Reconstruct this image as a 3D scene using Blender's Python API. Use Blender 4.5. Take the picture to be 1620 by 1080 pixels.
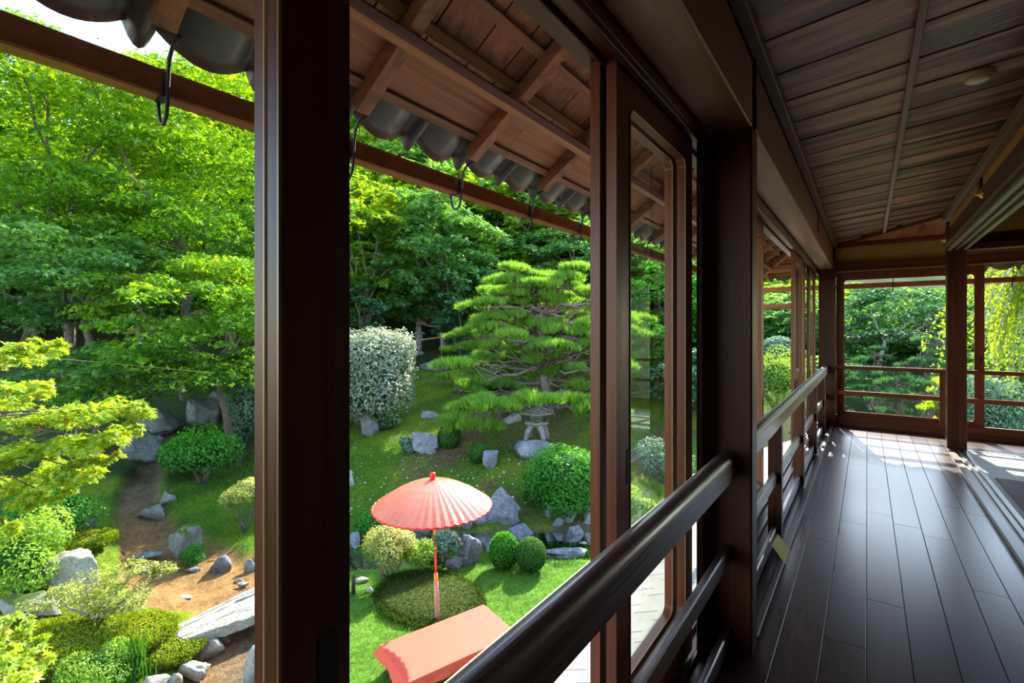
import bpy, bmesh, math, random
import numpy as np
from mathutils import Vector, Matrix, noise as mnoise

for o in list(bpy.data.objects):
    bpy.data.objects.remove(o)
SC = bpy.context.scene
COL = SC.collection

# ------------------------------------------------------------------ camera, sky, sun, exposure
EYE = 1.3
FPX = 766.0
TH = math.atan2(562.0, FPX)
SN, CS = math.sin(TH), math.cos(TH)
cam_d = bpy.data.cameras.new('camera')
cam_d.sensor_width = 36.0
cam_d.lens = FPX / 1620.0 * 36.0
cam_d.shift_y = -20.0 / 1620.0
cam_d.clip_start = 0.02
cam_d.clip_end = 400
cam = bpy.data.objects.new('camera', cam_d)
COL.objects.link(cam)
cam.location = (0, 0, EYE)
cam.rotation_euler = (math.pi / 2, 0, TH)
SC.camera = cam

SUN_TRAVEL = Vector((0.20, -1.0, -0.71)).normalized()
world = bpy.data.worlds.new('world')
SC.world = world
world.use_nodes = True
wn = world.node_tree
wn.nodes.clear()
sky = wn.nodes.new('ShaderNodeTexSky')
sky.sky_type = 'NISHITA'
sky.sun_disc = False
sky.sun_elevation = math.asin(-SUN_TRAVEL.z)
sky.sun_rotation = math.atan2(-SUN_TRAVEL.x, -SUN_TRAVEL.y)
sky.air_density = 1.0
sky.dust_density = 0.5
bg = wn.nodes.new('ShaderNodeBackground')
bg.inputs['Strength'].default_value = 0.40
wo = wn.nodes.new('ShaderNodeOutputWorld')
wn.links.new(sky.outputs[0], bg.inputs[0])
wn.links.new(bg.outputs[0], wo.inputs[0])

sun_d = bpy.data.lights.new('sun', 'SUN')
sun_d.energy = 8.0
sun_d.angle = 0.009
sun_d.color = (1.0, 0.93, 0.80)
sun = bpy.data.objects.new('sun', sun_d)
COL.objects.link(sun)
sun.location = (-10, 40, 36)
sun.rotation_euler = SUN_TRAVEL.to_track_quat('-Z', 'Y').to_euler()

SC.view_settings.view_transform = 'Standard'
SC.view_settings.look = 'None'
SC.view_settings.exposure = 1.3
SC.view_settings.gamma = 1.0
SC.view_settings.use_curve_mapping = False

# ------------------------------------------------------------------ object helpers
OFF = {}


def _link(o, parent, origin):
    COL.objects.link(o)
    if parent is not None:
        o.parent = parent
        po = OFF[parent]
    else:
        po = Vector((0, 0, 0))
    o.location = Vector(origin) - po
    OFF[o] = Vector(origin)


def thing(name, label, cat, loc=(0, 0, 0), group=None, kind=None):
    o = bpy.data.objects.new(name, None)
    o.empty_display_size = 0.1
    _link(o, None, loc)
    return tag(o, label, cat, group, kind)


def tag(o, label, cat, group=None, kind=None):
    o['label'] = label
    o['category'] = cat
    if group:
        o['group'] = group
    if kind:
        o['kind'] = kind
    return o


def np_mesh(name, V, Fq, mat, smooth=False, attrs=None):
    """V (n,3); Fq (m,k) index array or list of faces."""
    me = bpy.data.meshes.new(name)
    V = np.asarray(V, dtype=np.float32)
    if isinstance(Fq, np.ndarray):
        m, k = Fq.shape
        me.vertices.add(len(V))
        me.vertices.foreach_set('co', V.ravel())
        me.loops.add(m * k)
        me.loops.foreach_set('vertex_index', Fq.astype(np.int32).ravel())
        me.polygons.add(m)
        me.polygons.foreach_set('loop_start', np.arange(0, m * k, k, dtype=np.int32))
        if smooth:
            me.polygons.foreach_set('use_smooth', np.ones(m, dtype=bool))
        me.update(calc_edges=True)
    else:
        me.from_pydata([tuple(v) for v in V.tolist()], [], Fq)
        if smooth:
            for p in me.polygons:
                p.use_smooth = True
        me.update()
    if attrs:
        for an, arr in attrs.items():
            arr = np.asarray(arr, dtype=np.float32)
            if arr.ndim == 1:
                a = me.attributes.new(an, 'FLOAT', 'POINT')
                a.data.foreach_set('value', arr)
            else:
                a = me.attributes.new(an, 'FLOAT_COLOR', 'POINT')
                a.data.foreach_set('color', np.c_[arr, np.ones(len(arr), np.float32)].astype(np.float32).ravel())
    if mat is not None:
        me.materials.append(mat)
    return me


def mobj(name, V, F, mat, parent=None, smooth=False, attrs=None, origin=None):
    """Mesh object from world coordinates; its origin sits on the parent (or at its own base)."""
    V = np.asarray(V, dtype=np.float64)
    if origin is None:
        if parent is not None:
            origin = OFF[parent]
        else:
            origin = Vector((float((V[:, 0].min() + V[:, 0].max()) / 2), float((V[:, 1].min() + V[:, 1].max()) / 2), float(V[:, 2].min())))
    me = np_mesh(name, V - np.array(origin), F, mat, smooth, attrs)
    o = bpy.data.objects.new(name, me)
    _link(o, parent, origin)
    return o


def box_geo(x0, x1, y0, y1, z0, z1, b=0.003):
    b = min(b, (x1 - x0) * .3, (y1 - y0) * .3, (z1 - z0) * .3)
    xs, ys, zs = (x0, x1), (y0, y1), (z0, z1)
    V, idx = [], {}
    for i in (0, 1):
        for j in (0, 1):
            for k in (0, 1):
                sx, sy, sz = (b, -b)[i], (b, -b)[j], (b, -b)[k]
                for ax in range(3):
                    p = [xs[i] + sx, ys[j] + sy, zs[k] + sz]
                    p[ax] = (xs[i], ys[j], zs[k])[ax]
                    idx[(i, j, k, ax)] = len(V)
                    V.append(p)
    I = idx
    F = []
    for s in (0, 1):
        q = [I[(s, 0, 0, 0)], I[(s, 1, 0, 0)], I[(s, 1, 1, 0)], I[(s, 0, 1, 0)]]
        F.append(q if s else q[::-1])
        q = [I[(0, s, 0, 1)], I[(0, s, 1, 1)], I[(1, s, 1, 1)], I[(1, s, 0, 1)]]
        F.append(q if s else q[::-1])
        q = [I[(0, 0, s, 2)], I[(1, 0, s, 2)], I[(1, 1, s, 2)], I[(0, 1, s, 2)]]
        F.append(q if s else q[::-1])
    for a in (0, 1):
        for c in (0, 1):
            q = [I[(a, c, 0, 0)], I[(a, c, 1, 0)], I[(a, c, 1, 1)], I[(a, c, 0, 1)]]
            F.append(q if (a + c) % 2 == 1 else q[::-1])
            q = [I[(a, 0, c, 0)], I[(a, 0, c, 2)], I[(a, 1, c, 2)], I[(a, 1, c, 0)]]
            F.append(q if (a + c) % 2 == 1 else q[::-1])
            q = [I[(0, a, c, 1)], I[(1, a, c, 1)], I[(1, a, c, 2)], I[(0, a, c, 2)]]
            F.append(q if (a + c) % 2 == 1 else q[::-1])
    for i in (0, 1):
        for j in (0, 1):
            for k in (0, 1):
                q = [I[(i, j, k, 0)], I[(i, j, k, 1)], I[(i, j, k, 2)]]
                F.append(q if (i + j + k) % 2 == 1 else q[::-1])
    return V, F


def box(name, x0, x1, y0, y1, z0, z1, mat, parent=None, b=0.003):
    V, F = box_geo(x0, x1, y0, y1, z0, z1, b)
    return mobj(name, V, F, mat, parent)


def bar(name, p0, p1, w, h, mat, parent=None, up=(0, 0, 1), b=0.002):
    """Squared timber from p0 to p1 (centre line), w across, h along up."""
    p0, p1 = Vector(p0), Vector(p1)
    d = (p1 - p0)
    L = d.length
    d.normalize()
    side = d.cross(Vector(up)).normalized()
    u = side.cross(d).normalized()
    V, F = box_geo(0, L, -w / 2, w / 2, -h / 2, h / 2, b)
    V = [p0 + d * x - side * y + u * z for x, y, z in V]
    return mobj(name, V, F, mat, parent)


def tube_geo(path, rad, n=8, cap=True, base=0):
    path = [Vector(p) for p in path]
    V, F = [], []
    prev = None
    for i, p in enumerate(path):
        if i == 0:
            d = path[1] - p
        elif i == len(path) - 1:
            d = p - path[i - 1]
        else:
            d = path[i + 1] - path[i - 1]
        d = d.normalized() if d.length > 1e-9 else Vector((0, 0, 1))
        if prev is None:
            a = Vector((0, 0, 1)) if abs(d.z) < .9 else Vector((1, 0, 0))
            e1 = d.cross(a).normalized()
        else:
            e1 = (prev - d * prev.dot(d)).normalized()
        prev = e1
        e2 = d.cross(e1)
        r = rad[i] if hasattr(rad, '__len__') else rad
        for k in range(n):
            t = 2 * math.pi * k / n
            V.append(p + e1 * (math.cos(t) * r) + e2 * (math.sin(t) * r))
    for i in range(len(path) - 1):
        for k in range(n):
            a, b_ = i * n + k, i * n + (k + 1) % n
            F.append([base + a, base + b_, base + b_ + n, base + a + n])
    if cap:
        F.append([base + k for k in range(n)][::-1])
        F.append([base + (len(path) - 1) * n + k for k in range(n)])
    return V, F


def tubes(name, specs, mat, parent=None, n=8, smooth=True):
    V, F = [], []
    for path, rad in specs:
        v, f = tube_geo(path, rad, n, True, len(V))
        V += v
        F += f
    return mobj(name, V, F, mat, parent, smooth)


def lathe_geo(prof, n=24, c=(0, 0, 0)):
    V, F = [], []
    for r, z in prof:
        for k in range(n):
            t = 2 * math.pi * k / n
            V.append((c[0] + r * math.cos(t), c[1] + r * math.sin(t), c[2] + z))
    for i in range(len(prof) - 1):
        for k in range(n):
            a, b_ = i * n + k, i * n + (k + 1) % n
            F.append([a, b_, b_ + n, a + n])
    F.append([k for k in range(n)][::-1])
    F.append([(len(prof) - 1) * n + k for k in range(n)])
    return V, F


# ------------------------------------------------------------------ materials
class NT:
    def __init__(self, name):
        self.m = bpy.data.materials.new(name)
        self.m.use_nodes = True
        self.t = self.m.node_tree
        self.t.nodes.clear()
        self.out = self.t.nodes.new('ShaderNodeOutputMaterial')

    def n(self, typ, props=None, **ins):
        nd = self.t.nodes.new('ShaderNode' + typ)
        for k, v in (props or {}).items():
            setattr(nd, k, v)
        for k, v in ins.items():
            key = k.replace('_', ' ')
            sock = nd.inputs[int(k[1:])] if k[0] == 'i' and k[1:].isdigit() else nd.inputs[key]
            if isinstance(v, bpy.types.NodeSocket):
                self.t.links.new(v, sock)
            else:
                sock.default_value = v
        return nd

    def ramp(self, fac, stops):
        r = self.t.nodes.new('ShaderNodeValToRGB')
        el = r.color_ramp.elements
        while len(el) < len(stops):
            el.new(0.5)
        for e, (p, c) in zip(el, stops):
            e.position = p
            e.color = (*c, 1)
        self.t.links.new(fac, r.inputs[0])
        return r.outputs[0]

    def mix(self, fac, a, b, mode='MIX'):
        nd = self.t.nodes.new('ShaderNodeMix')
        nd.data_type = 'RGBA'
        nd.blend_type = mode
        for s, v in ((nd.inputs[0], fac), (nd.inputs[6], a), (nd.inputs[7], b)):
            if isinstance(v, bpy.types.NodeSocket):
                self.t.links.new(v, s)
            else:
                s.default_value = v if not isinstance(v, tuple) or len(v) == 4 else (*v, 1)
        return nd.outputs[2]

    def done(self, shader):
        self.t.links.new(shader, self.out.inputs[0])
        return self.m


def wood(name, c1, c2, axis, rough=0.45, grain=1.0, bump=0.15, vary=0.35, spec=0.5, fine=60.0, coat=0.0, rv=0.25):
    """Grain drawn out along axis; each board gets its own tone through its random value."""
    t = NT(name)
    co = t.n('TexCoord').outputs['Object']
    ri = t.n('ObjectInfo').outputs['Random']
    sc = [fine, fine, fine]
    sc['xyz'.index(axis)] = fine * 0.035
    off = t.n('CombineXYZ', X=t.n('Math', {'operation': 'MULTIPLY'}, i0=ri, i1=37.0).outputs[0], Y=t.n('Math', {'operation': 'MULTIPLY'}, i0=ri, i1=11.0).outputs[0])
    mp = t.n('Mapping', Vector=t.n('VectorMath', {'operation': 'ADD'}, i0=co, i1=off.outputs[0]).outputs[0])
    mp.inputs['Scale'].default_value = sc
    n1 = t.n('TexNoise', Vector=mp.outputs[0], Scale=0.35, Detail=5.0, Roughness=0.6, Distortion=0.6).outputs[0]
    n2 = t.n('TexNoise', Vector=mp.outputs[0], Scale=1.6, Detail=4.0, Roughness=0.7).outputs[0]
    f = t.n('Math', {'operation': 'MULTIPLY_ADD'}, i0=n1, i1=1.5 * grain, i2=0.5 - 0.75 * grain).outputs[0]
    f2 = t.n('Math', {'operation': 'MULTIPLY_ADD'}, i0=n2, i1=0.5 * grain, i2=f).outputs[0]
    f2 = t.n('Math', {'operation': 'SUBTRACT'}, i0=f2, i1=0.25 * grain).outputs[0]
    col = t.ramp(f2, [(0.15, c1), (0.85, c2)])
    v = t.n('Math', {'operation': 'MULTIPLY_ADD'}, i0=ri, i1=vary, i2=1.0 - vary * .5).outputs[0]
    hs = t.n('HueSaturation', Value=v, Color=col).outputs[0]
    bp = t.n('Bump', Strength=bump, Distance=0.004, Height=n2).outputs[0]
    rg = t.n('Math', {'operation': 'MULTIPLY_ADD'}, i0=n1, i1=rv, i2=rough - rv * .5).outputs[0]
    p = t.n('BsdfPrincipled', Base_Color=hs, Roughness=rg, Normal=bp)
    p.inputs['Specular IOR Level'].default_value = spec
    p.inputs['Coat Weight'].default_value = coat
    p.inputs['Coat Roughness'].default_value = 0.15
    return t.done(p.outputs[0])


def plain(name, col, rough=0.6, metal=0.0, noise=0.15, scale=8.0, bump=0.0, spec=0.5):
    t = NT(name)
    co = t.n('TexCoord').outputs['Object']
    n1 = t.n('TexNoise', Vector=co, Scale=scale, Detail=6.0, Roughness=0.65).outputs[0]
    a = tuple(max(0, c * (1 - noise)) for c in col)
    b = tuple(min(1, c * (1 + noise)) for c in col)
    c = t.ramp(n1, [(0.3, a), (0.7, b)])
    p = t.n('BsdfPrincipled', Base_Color=c, Roughness=rough, Metallic=metal)
    p.inputs['Specular IOR Level'].default_value = spec
    if bump:
        t.t.links.new(t.n('Bump', Strength=bump, Distance=0.01, Height=n1).outputs[0], p.inputs['Normal'])
    return t.done(p.outputs[0])


def leaf_mat(name, stops, trans=0.45, gloss=0.06, rough=0.4, tcol=(1.25, 1.15, 0.45)):
    t = NT(name)
    at = t.n('Attribute', {'attribute_name': 'tint'}).outputs['Fac']
    col = t.ramp(at, stops)
    tc = t.mix(1.0, col, (*tcol, 1), 'MULTIPLY')
    d = t.n('BsdfDiffuse', Color=col).outputs[0]
    tr = t.n('BsdfTranslucent', Color=tc).outputs[0]
    m = t.n('MixShader', i0=trans, i1=d, i2=tr).outputs[0]
    g = t.n('BsdfGlossy', Roughness=rough).outputs[0]
    m2 = t.n('MixShader', i0=gloss, i1=m, i2=g).outputs[0]
    return t.done(m2)


def stone_mat(name, c1, c2, c3, scale=3.0, moss=0.0):
    t = NT(name)
    co = t.n('TexCoord').outputs['Object']
    ri = t.n('ObjectInfo').outputs['Random']
    off = t.n('VectorMath', {'operation': 'SCALE'}, i0=(7.0, 3.0, 5.0), Scale=t.n('Math', {'operation': 'MULTIPLY'}, i0=ri, i1=9.0).outputs[0]).outputs[0]
    ve = t.n('VectorMath', {'operation': 'ADD'}, i0=co, i1=off).outputs[0]
    n1 = t.n('TexNoise', Vector=ve, Scale=scale, Detail=9.0, Roughness=0.68, Distortion=0.4).outputs[0]
    n2 = t.n('TexNoise', Vector=ve, Scale=scale * 7, Detail=6.0, Roughness=0.75).outputs[0]
    vd = t.n('VectorMath', {'operation': 'ADD'}, i0=ve, i1=t.n('VectorMath', {'operation': 'SCALE'}, i0=t.n('TexNoise', Vector=ve, Scale=scale * 1.5, Detail=5.0).outputs[1], Scale=0.5).outputs[0]).outputs[0]
    vo = t.n('TexVoronoi', {'feature': 'DISTANCE_TO_EDGE'}, Vector=vd, Scale=scale * .8).outputs[0]
    f = t.n('Math', {'operation': 'MULTIPLY_ADD'}, i0=n2, i1=0.55, i2=t.n('Math', {'operation': 'MULTIPLY'}, i0=n1, i1=0.5).outputs[0]).outputs[0]
    col = t.ramp(f, [(0.34, c1), (0.52, c2), (0.70, c3)])
    if moss > 0:
        nz = t.n('SeparateXYZ', Vector=t.n('NewGeometry').outputs['Normal']).outputs[2]
        mf = t.n('Math', {'operation': 'MULTIPLY'}, i0=n1, i1=t.n('Math', {'operation': 'MAXIMUM'}, i0=nz, i1=0.0).outputs[0]).outputs[0]
        mfr = t.ramp(mf, [(0.48 - moss * .3, (0, 0, 0)), (0.56 - moss * .3, (1, 1, 1))])
        col = t.mix(mfr, col, (0.06, 0.10, 0.012, 1))
    hh = t.n('Math', {'operation': 'MULTIPLY_ADD'}, i0=t.n('Math', {'operation': 'MINIMUM'}, i0=vo, i1=0.05).outputs[0], i1=3.0, i2=f).outputs[0]
    bp = t.n('Bump', Strength=0.7, Distance=0.06, Height=hh).outputs[0]
    p = t.n('BsdfPrincipled', Base_Color=col, Roughness=0.85, Normal=bp)
    p.inputs['Specular IOR Level'].default_value = 0.3
    return t.done(p.outputs[0])


def glass_mat(name):
    t = NT(name)
    fr = t.n('Fresnel', IOR=1.45).outputs[0]
    tr = t.n('BsdfTransparent', Color=(0.95, 0.98, 0.96, 1)).outputs[0]
    gl = t.n('BsdfGlossy', Roughness=0.0, Color=(0.9, 0.95, 0.95, 1)).outputs[0]
    return t.done(t.n('MixShader', i0=fr, i1=tr, i2=gl).outputs[0])


M = {}
DK1, DK2 = (0.030, 0.0065, 0.0020), (0.11, 0.026, 0.007)
M['post'] = wood('dark_wood_upright', DK1, DK2, 'z', 0.42, spec=0.28)
M['dark_y'] = wood('dark_wood_along', DK1, DK2, 'y', 0.42, spec=0.28)
M['dark_x'] = wood('dark_wood_across', DK1, DK2, 'x', 0.42, spec=0.28)
RD1, RD2 = (0.085, 0.016, 0.005), (0.21, 0.050, 0.014)
M['red_z'] = wood('red_brown_sash_upright', RD1, RD2, 'z', 0.38, spec=0.35)
M['red_x'] = wood('red_brown_sash_across', RD1, RD2, 'x', 0.38, spec=0.35)
M['red_y'] = wood('red_brown_sash_along', RD1, RD2, 'y', 0.38, spec=0.35)
M['rail'] = wood('handrail_wood', (0.030, 0.011, 0.009), (0.27, 0.14, 0.115), 'y', 0.40, 2.6, 0.8, 0.1, 0.9, 18, 0.35)
M['beam'] = wood('beam_wood', (0.12, 0.042, 0.017), (0.27, 0.12, 0.055), 'y', 0.5, 0.9, 0.15, 0.15)
EV1, EV2 = (0.13, 0.040, 0.017), (0.40, 0.155, 0.075)
M['eave_x'] = wood('eave_board_wood', EV1, EV2, 'x', 0.6, 1.0, 0.2, 0.4, 0.3)
M['eave_y'] = wood('eave_batten_wood', EV1, EV2, 'y', 0.6, 1.0, 0.2, 0.25, 0.3)
M['floor_y'] = wood('floor_board_wood', (0.042, 0.019, 0.013), (0.085, 0.042, 0.029), 'y', 0.28, 0.9, 0.02, 0.3, 0.48, 16, 0, 0.06)
M['floor_x'] = wood('floor_board_wood_cross', (0.042, 0.019, 0.013), (0.085, 0.042, 0.029), 'x', 0.28, 0.9, 0.02, 0.3, 0.48, 16, 0, 0.06)
M['ceil'] = wood('ceiling_board_wood', (0.050, 0.016, 0.008), (0.36, 0.17, 0.105), 'x', 0.33, 3.2, 0.8, 0.5, 0.6, 22)
M['ceil_y'] = wood('ceiling_batten_wood', (0.11, 0.065, 0.045), (0.20, 0.125, 0.09), 'y', 0.5)
M['sill'] = wood('threshold_wood', (0.10, 0.075, 0.062), (0.20, 0.155, 0.13), 'y', 0.35, 0.9, 0.08)
M['plaster'] = plain('ochre_plaster', (0.40, 0.22, 0.05), 0.9, 0, 0.12, 60, 0.1)
M['tatami'] = plain('pale_floor_paper', (0.52, 0.52, 0.46), 0.8, 0, 0.06, 40)
M['gold'] = plain('brass', (0.75, 0.42, 0.12), 0.28, 1.0, 0.1)
M['bead'] = plain('sash_bead', (0.30, 0.15, 0.06), 0.35, 0.0, 0.1)
M['black'] = plain('black_iron', (0.03, 0.026, 0.024), 0.55, 0.3, 0.3, 20)
M['pull'] = plain('dark_recess', (0.008, 0.004, 0.003), 0.7, 0, 0.1)
M['copper'] = plain('brown_copper', (0.30, 0.085, 0.030), 0.30, 0.35, 0.3, 12)
M['cream'] = plain('cream_plastic', (0.62, 0.58, 0.38), 0.35, 0, 0.03)
M['yellow'] = plain('yellow_card', (0.80, 0.62, 0.05), 0.6, 0, 0.05)
M['tile'] = plain('roof_tile_clay', (0.050, 0.040, 0.036), 0.5, 0, 0.35, 9, 0.1)
M['tile_lip'] = plain('tile_edge', (0.26, 0.22, 0.19), 0.6, 0, 0.25, 20)
M['sheet'] = plain('pale_roof_sheet', (0.27, 0.26, 0.235), 0.5, 0, 0.12, 7)
M['glass'] = glass_mat('window_glass')
M['wall'] = plain('lower_wall', (0.45, 0.40, 0.32), 0.9, 0, 0.1)
M['darkwall'] = plain('dim_room_wall', (0.16, 0.12, 0.07), 0.9, 0, 0.1)


def mat_weave():
    t = NT('brown_woven_mat')
    co = t.n('TexCoord').outputs['Object']
    w1 = t.n('TexWave', {'wave_type': 'BANDS', 'bands_direction': 'X'}, Vector=co, Scale=14.0, Distortion=0.3).outputs[1]
    w2 = t.n('TexWave', {'wave_type': 'BANDS', 'bands_direction': 'Y'}, Vector=co, Scale=24.0, Distortion=0.3).outputs[1]
    f = t.n('Math', {'operation': 'MULTIPLY'}, i0=w1, i1=w2).outputs[0]
    c = t.ramp(f, [(0.05, (0.05, 0.032, 0.02)), (0.6, (0.26, 0.18, 0.115))])
    b = t.n('Bump', Strength=0.5, Distance=0.004, Height=f).outputs[0]
    return t.done(t.n('BsdfPrincipled', Base_Color=c, Roughness=0.8, Normal=b).outputs[0])


M['weave'] = mat_weave()

# ================================================================== THE BUILDING
XL = -0.367      # inner face of the outer wall line
XLO = -0.514     # outer face of the pillars
XR = 0.676       # edge of the room threshold
YE = 7.85        # inner face of the end wall line
Y0 = -1.6        # corridor goes on behind the camera
XE = 3.6         # the veranda turns and goes on to the right
random.seed(4)

# ---- floor: single boards
floor = thing('floor', 'dark polished wooden board floor of the veranda corridor', 'floor', (0.15, 3.0, 0), kind='structure')
edges = [-0.45, -0.299, -0.149, -0.003, 0.140, 0.284, 0.422, 0.556, 0.676]
for i in range(len(edges) - 1):
    y = Y0
    first = True
    while y < YE - 0.02:
        L = random.uniform(1.35, 2.0)
        if first:
            L *= random.uniform(0.3, 1.0)
            first = False
        y1 = min(y + L, YE)
        if YE - y1 < .4:
            y1 = YE
        box('floor_board', edges[i] + .0012, edges[i + 1] - .0012, y + .0008, y1 - .0008, -0.03, random.uniform(-.0006, 0), M['floor_y'], floor, .0012)
        y = y1
x = 0.676
k = 0
while x < XE:
    pass
    for y in np.arange(6.93, YE - .01, .1533):
        box('floor_board', x + .001, min(x + 1.5, XE) - .001, y + .0012, min(y + .1533, YE) - .0012, -0.03, 0, M['floor_x'], floor, .0022)
    x += 1.5
sub = box('floor_underlay', -0.62, XE, Y0, YE + .08, -0.12, -0.032, M['dark_y'], floor)

# ---- foot beam below the outer railing and side sill
b1 = box('trim_1', -0.66, -0.452, Y0, YE + .05, -0.10, 0.012, M['dark_y'], None, .004)
tag(b1, 'dark wooden sill beam along the foot of the garden-side railing', 'sill', kind='structure')
b1b = box('baseboard_left', -0.400, -0.367, 2.23, 7.70, 0.0008, 0.022, M['dark_y'], None, .003)
tag(b1b, 'narrow dark wooden fillet along the garden-side floor edge', 'baseboard', kind='structure')

# ---- pillars
def pillar(x0, x1, y0, y1, z0, z1, label, mat='post'):
    o = thing('wooden_pillar', label, 'pillar', ((x0 + x1) / 2, (y0 + y1) / 2, z0), kind='structure')
    box('shaft', x0, x1, y0, y1, z0, z1, M[mat], o, .006)
    return o

pillar(XLO, XL, 2.105, 2.216, 0.0, 2.47, 'thick dark wooden pillar where the near handrail ends')
pillar(-0.530, -0.340, 7.72, 7.87, 0.0, 2.44, 'brown corner pillar at the far end of the corridor')
pillar(0.682, 0.838, 6.86, 7.00, 0.0, 2.60, 'dark square post standing on the room threshold at the corridor bend')
pillar(XLO, XL, -1.5, -1.39, 0.0, 2.47, 'dark wooden pillar behind the viewer beside the sliding doors')

# ---- beam along the garden side
bm = thing('trim_2', 'heavy wooden beam resting on the garden-side pillars', 'beam', (-.44, 3, 2.1), kind='structure')
box('beam_body', -0.527, -0.367, Y0, 7.86, 2.10, 2.365, M['beam'], bm, .005)
box('cornice', -0.372, -0.325, Y0, 7.86, 2.385, 2.43, M['ceil_y'], bm, .004)
box('plaster_strip', -0.45, -0.385, Y0, 7.86, 2.365, 2.44, M['plaster'], bm, .001)
for y in (2.15, 5.25):
    box('strut', -0.39, -0.360, y, y + .06, 2.19 if y > 3 else 2.10, 2.385, M['post'], bm, .003)

# kamoi grooves above the garden-side doors
km = thing('trim_3', 'grooved dark wooden door head above the garden-side glass doors', 'door head', (-.58, 3, 2.06), kind='structure')
box('head_rail', -0.665, -0.530, Y0, 7.9, 2.06, 2.115, M['dark_y'], km, .003)
box('inner_lip', -0.553, -0.530, Y0, 7.9, 2.035, 2.06, M['dark_y'], km, .003)
box('middle_lip', -0.603, -0.595, Y0, 7.9, 2.040, 2.06, M['dark_y'], km, .002)
box('upper_panel', -0.60, -0.535, Y0, 7.9, 2.115, 2.62, M['dark_y'], km, .003)
shk = thing('trim_4', 'outer wooden storm shutter head rail under the eaves', 'door head', (-.70, 3, 2.22), kind='structure')
box('outer_rail', -0.745, -0.722, Y0, 8.05, 2.215, 2.29, M['eave_y'], shk, .003)
box('inner_rail', -0.685, -0.662, Y0, 8.05, 2.215, 2.29, M['eave_y'], shk, .003)
box('top_board', -0.745, -0.600, Y0, 8.05, 2.29, 2.325, M['eave_y'], shk, .003)
sl = thing('trim_5', 'grooved wooden track sill outside the garden-side railing', 'sill', (-.6, 3, .012), kind='structure')
for x0, x1 in ((-0.662, -0.640), (-0.606, -0.594), (-0.552, -0.535)):
    box('track_ridge', x0, x1, Y0, 7.9, 0.012, 0.030, M['red_y'], sl, .003)


# ---- sliding glass doors
def rrect(a0, a1, z0, z1, r, n=6):
    P = []
    for cx, cz, t0 in ((a1 - r, z1 - r, 0), (a0 + r, z1 - r, 90), (a0 + r, z0 + r, 180), (a1 - r, z0 + r, 270)):
        for i in range(n + 1):
            t = math.radians(t0 + 90 * i / n)
            P.append((cx + r * math.cos(t), cz + r * math.sin(t)))
    return P


def sash(name, axis, plane, th, a0, a1, z0, z1, st, top, bot, label, mat, pulls=(), r=0.035):
    """Glazed sash lying along axis ('y' or 'x') on the plane coordinate; one frame with a round-cornered opening, bead, pane, pulls."""
    def P(a, z, q):
        return (q, a, z) if axis == 'y' else (a, q, z)
    root = thing(name, label, 'glass door', P((a0 + a1) / 2, z0, plane), kind='structure')
    inner = rrect(a0 + st, a1 - st, z0 + bot, z1 - top, r)
    n = len(inner)
    outer = []
    for k, (a, z) in enumerate(inner):
        q, i = divmod(k, 7)
        ea, ez_ = (a1, a0, a0, a1)[q], (z1, z1, z0, z0)[q]
        if i == 3:
            outer.append((ea, ez_))
        elif (i < 3) == (q in (0, 2)):
            outer.append((ea, z))
        else:
            outer.append((a, ez_))
    V, F = [], []
    for q in (plane - th / 2, plane + th / 2):
        V += [P(a, z, q) for a, z in inner] + [P(a, z, q) for a, z in outer]
    for i in range(n):
        j = (i + 1) % n
        F += [[i, j, n + j, n + i], [2 * n + j, 2 * n + i, 3 * n + i, 3 * n + j],
              [j, i, 2 * n + i, 2 * n + j], [n + i, n + j, 3 * n + j, 3 * n + i]]
    fr = mobj('frame', V, F, mat, root)
    # thin rim of the glazing
    bV, bF = [], []
    i2 = rrect(a0 + st + .004, a1 - st - .004, z0 + bot + .004, z1 - top - .004, max(r - .004, .004))
    s0 = 1 if axis == 'y' else -1
    for q in (plane + s0 * (th / 2 - .001), plane + s0 * (th / 2 + .003)):
        bV += [P(a, z, q) for a, z in inner] + [P(a, z, q) for a, z in i2]
    for i in range(n):
        j = (i + 1) % n
        bF += [[i, j, n + j, n + i], [2 * n + j, 2 * n + i, 3 * n + i, 3 * n + j], [n + i, n + j, 3 * n + j, 3 * n + i], [j, i, 2 * n + i, 2 * n + j]]
    mobj('glazing_bead', bV, bF, M['bead'], root)
    gV = []
    for q in (plane,):
        gV += [P(a0 + st, z0 + bot, q), P(a1 - st, z0 + bot, q), P(a1 - st, z1 - top, q), P(a0 + st, z1 - top, q)]
    mobj('pane', gV, [[0, 1, 2, 3]], M['glass'], root)
    for a, z in pulls:
        s_ = 1 if axis == 'y' else -1
        q0 = plane + s_ * th / 2
        qs = sorted((q0 - .001, q0 + .0015))
        if axis == 'y':
            box('finger_pull', qs[0], qs[1], a - .014, a + .014, z - .05, z + .05, M['pull'], fr, .0005)
        else:
            box('finger_pull', a - .014, a + .014, qs[0], qs[1], z - .05, z + .05, M['pull'], fr, .0005)
    return root


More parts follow.
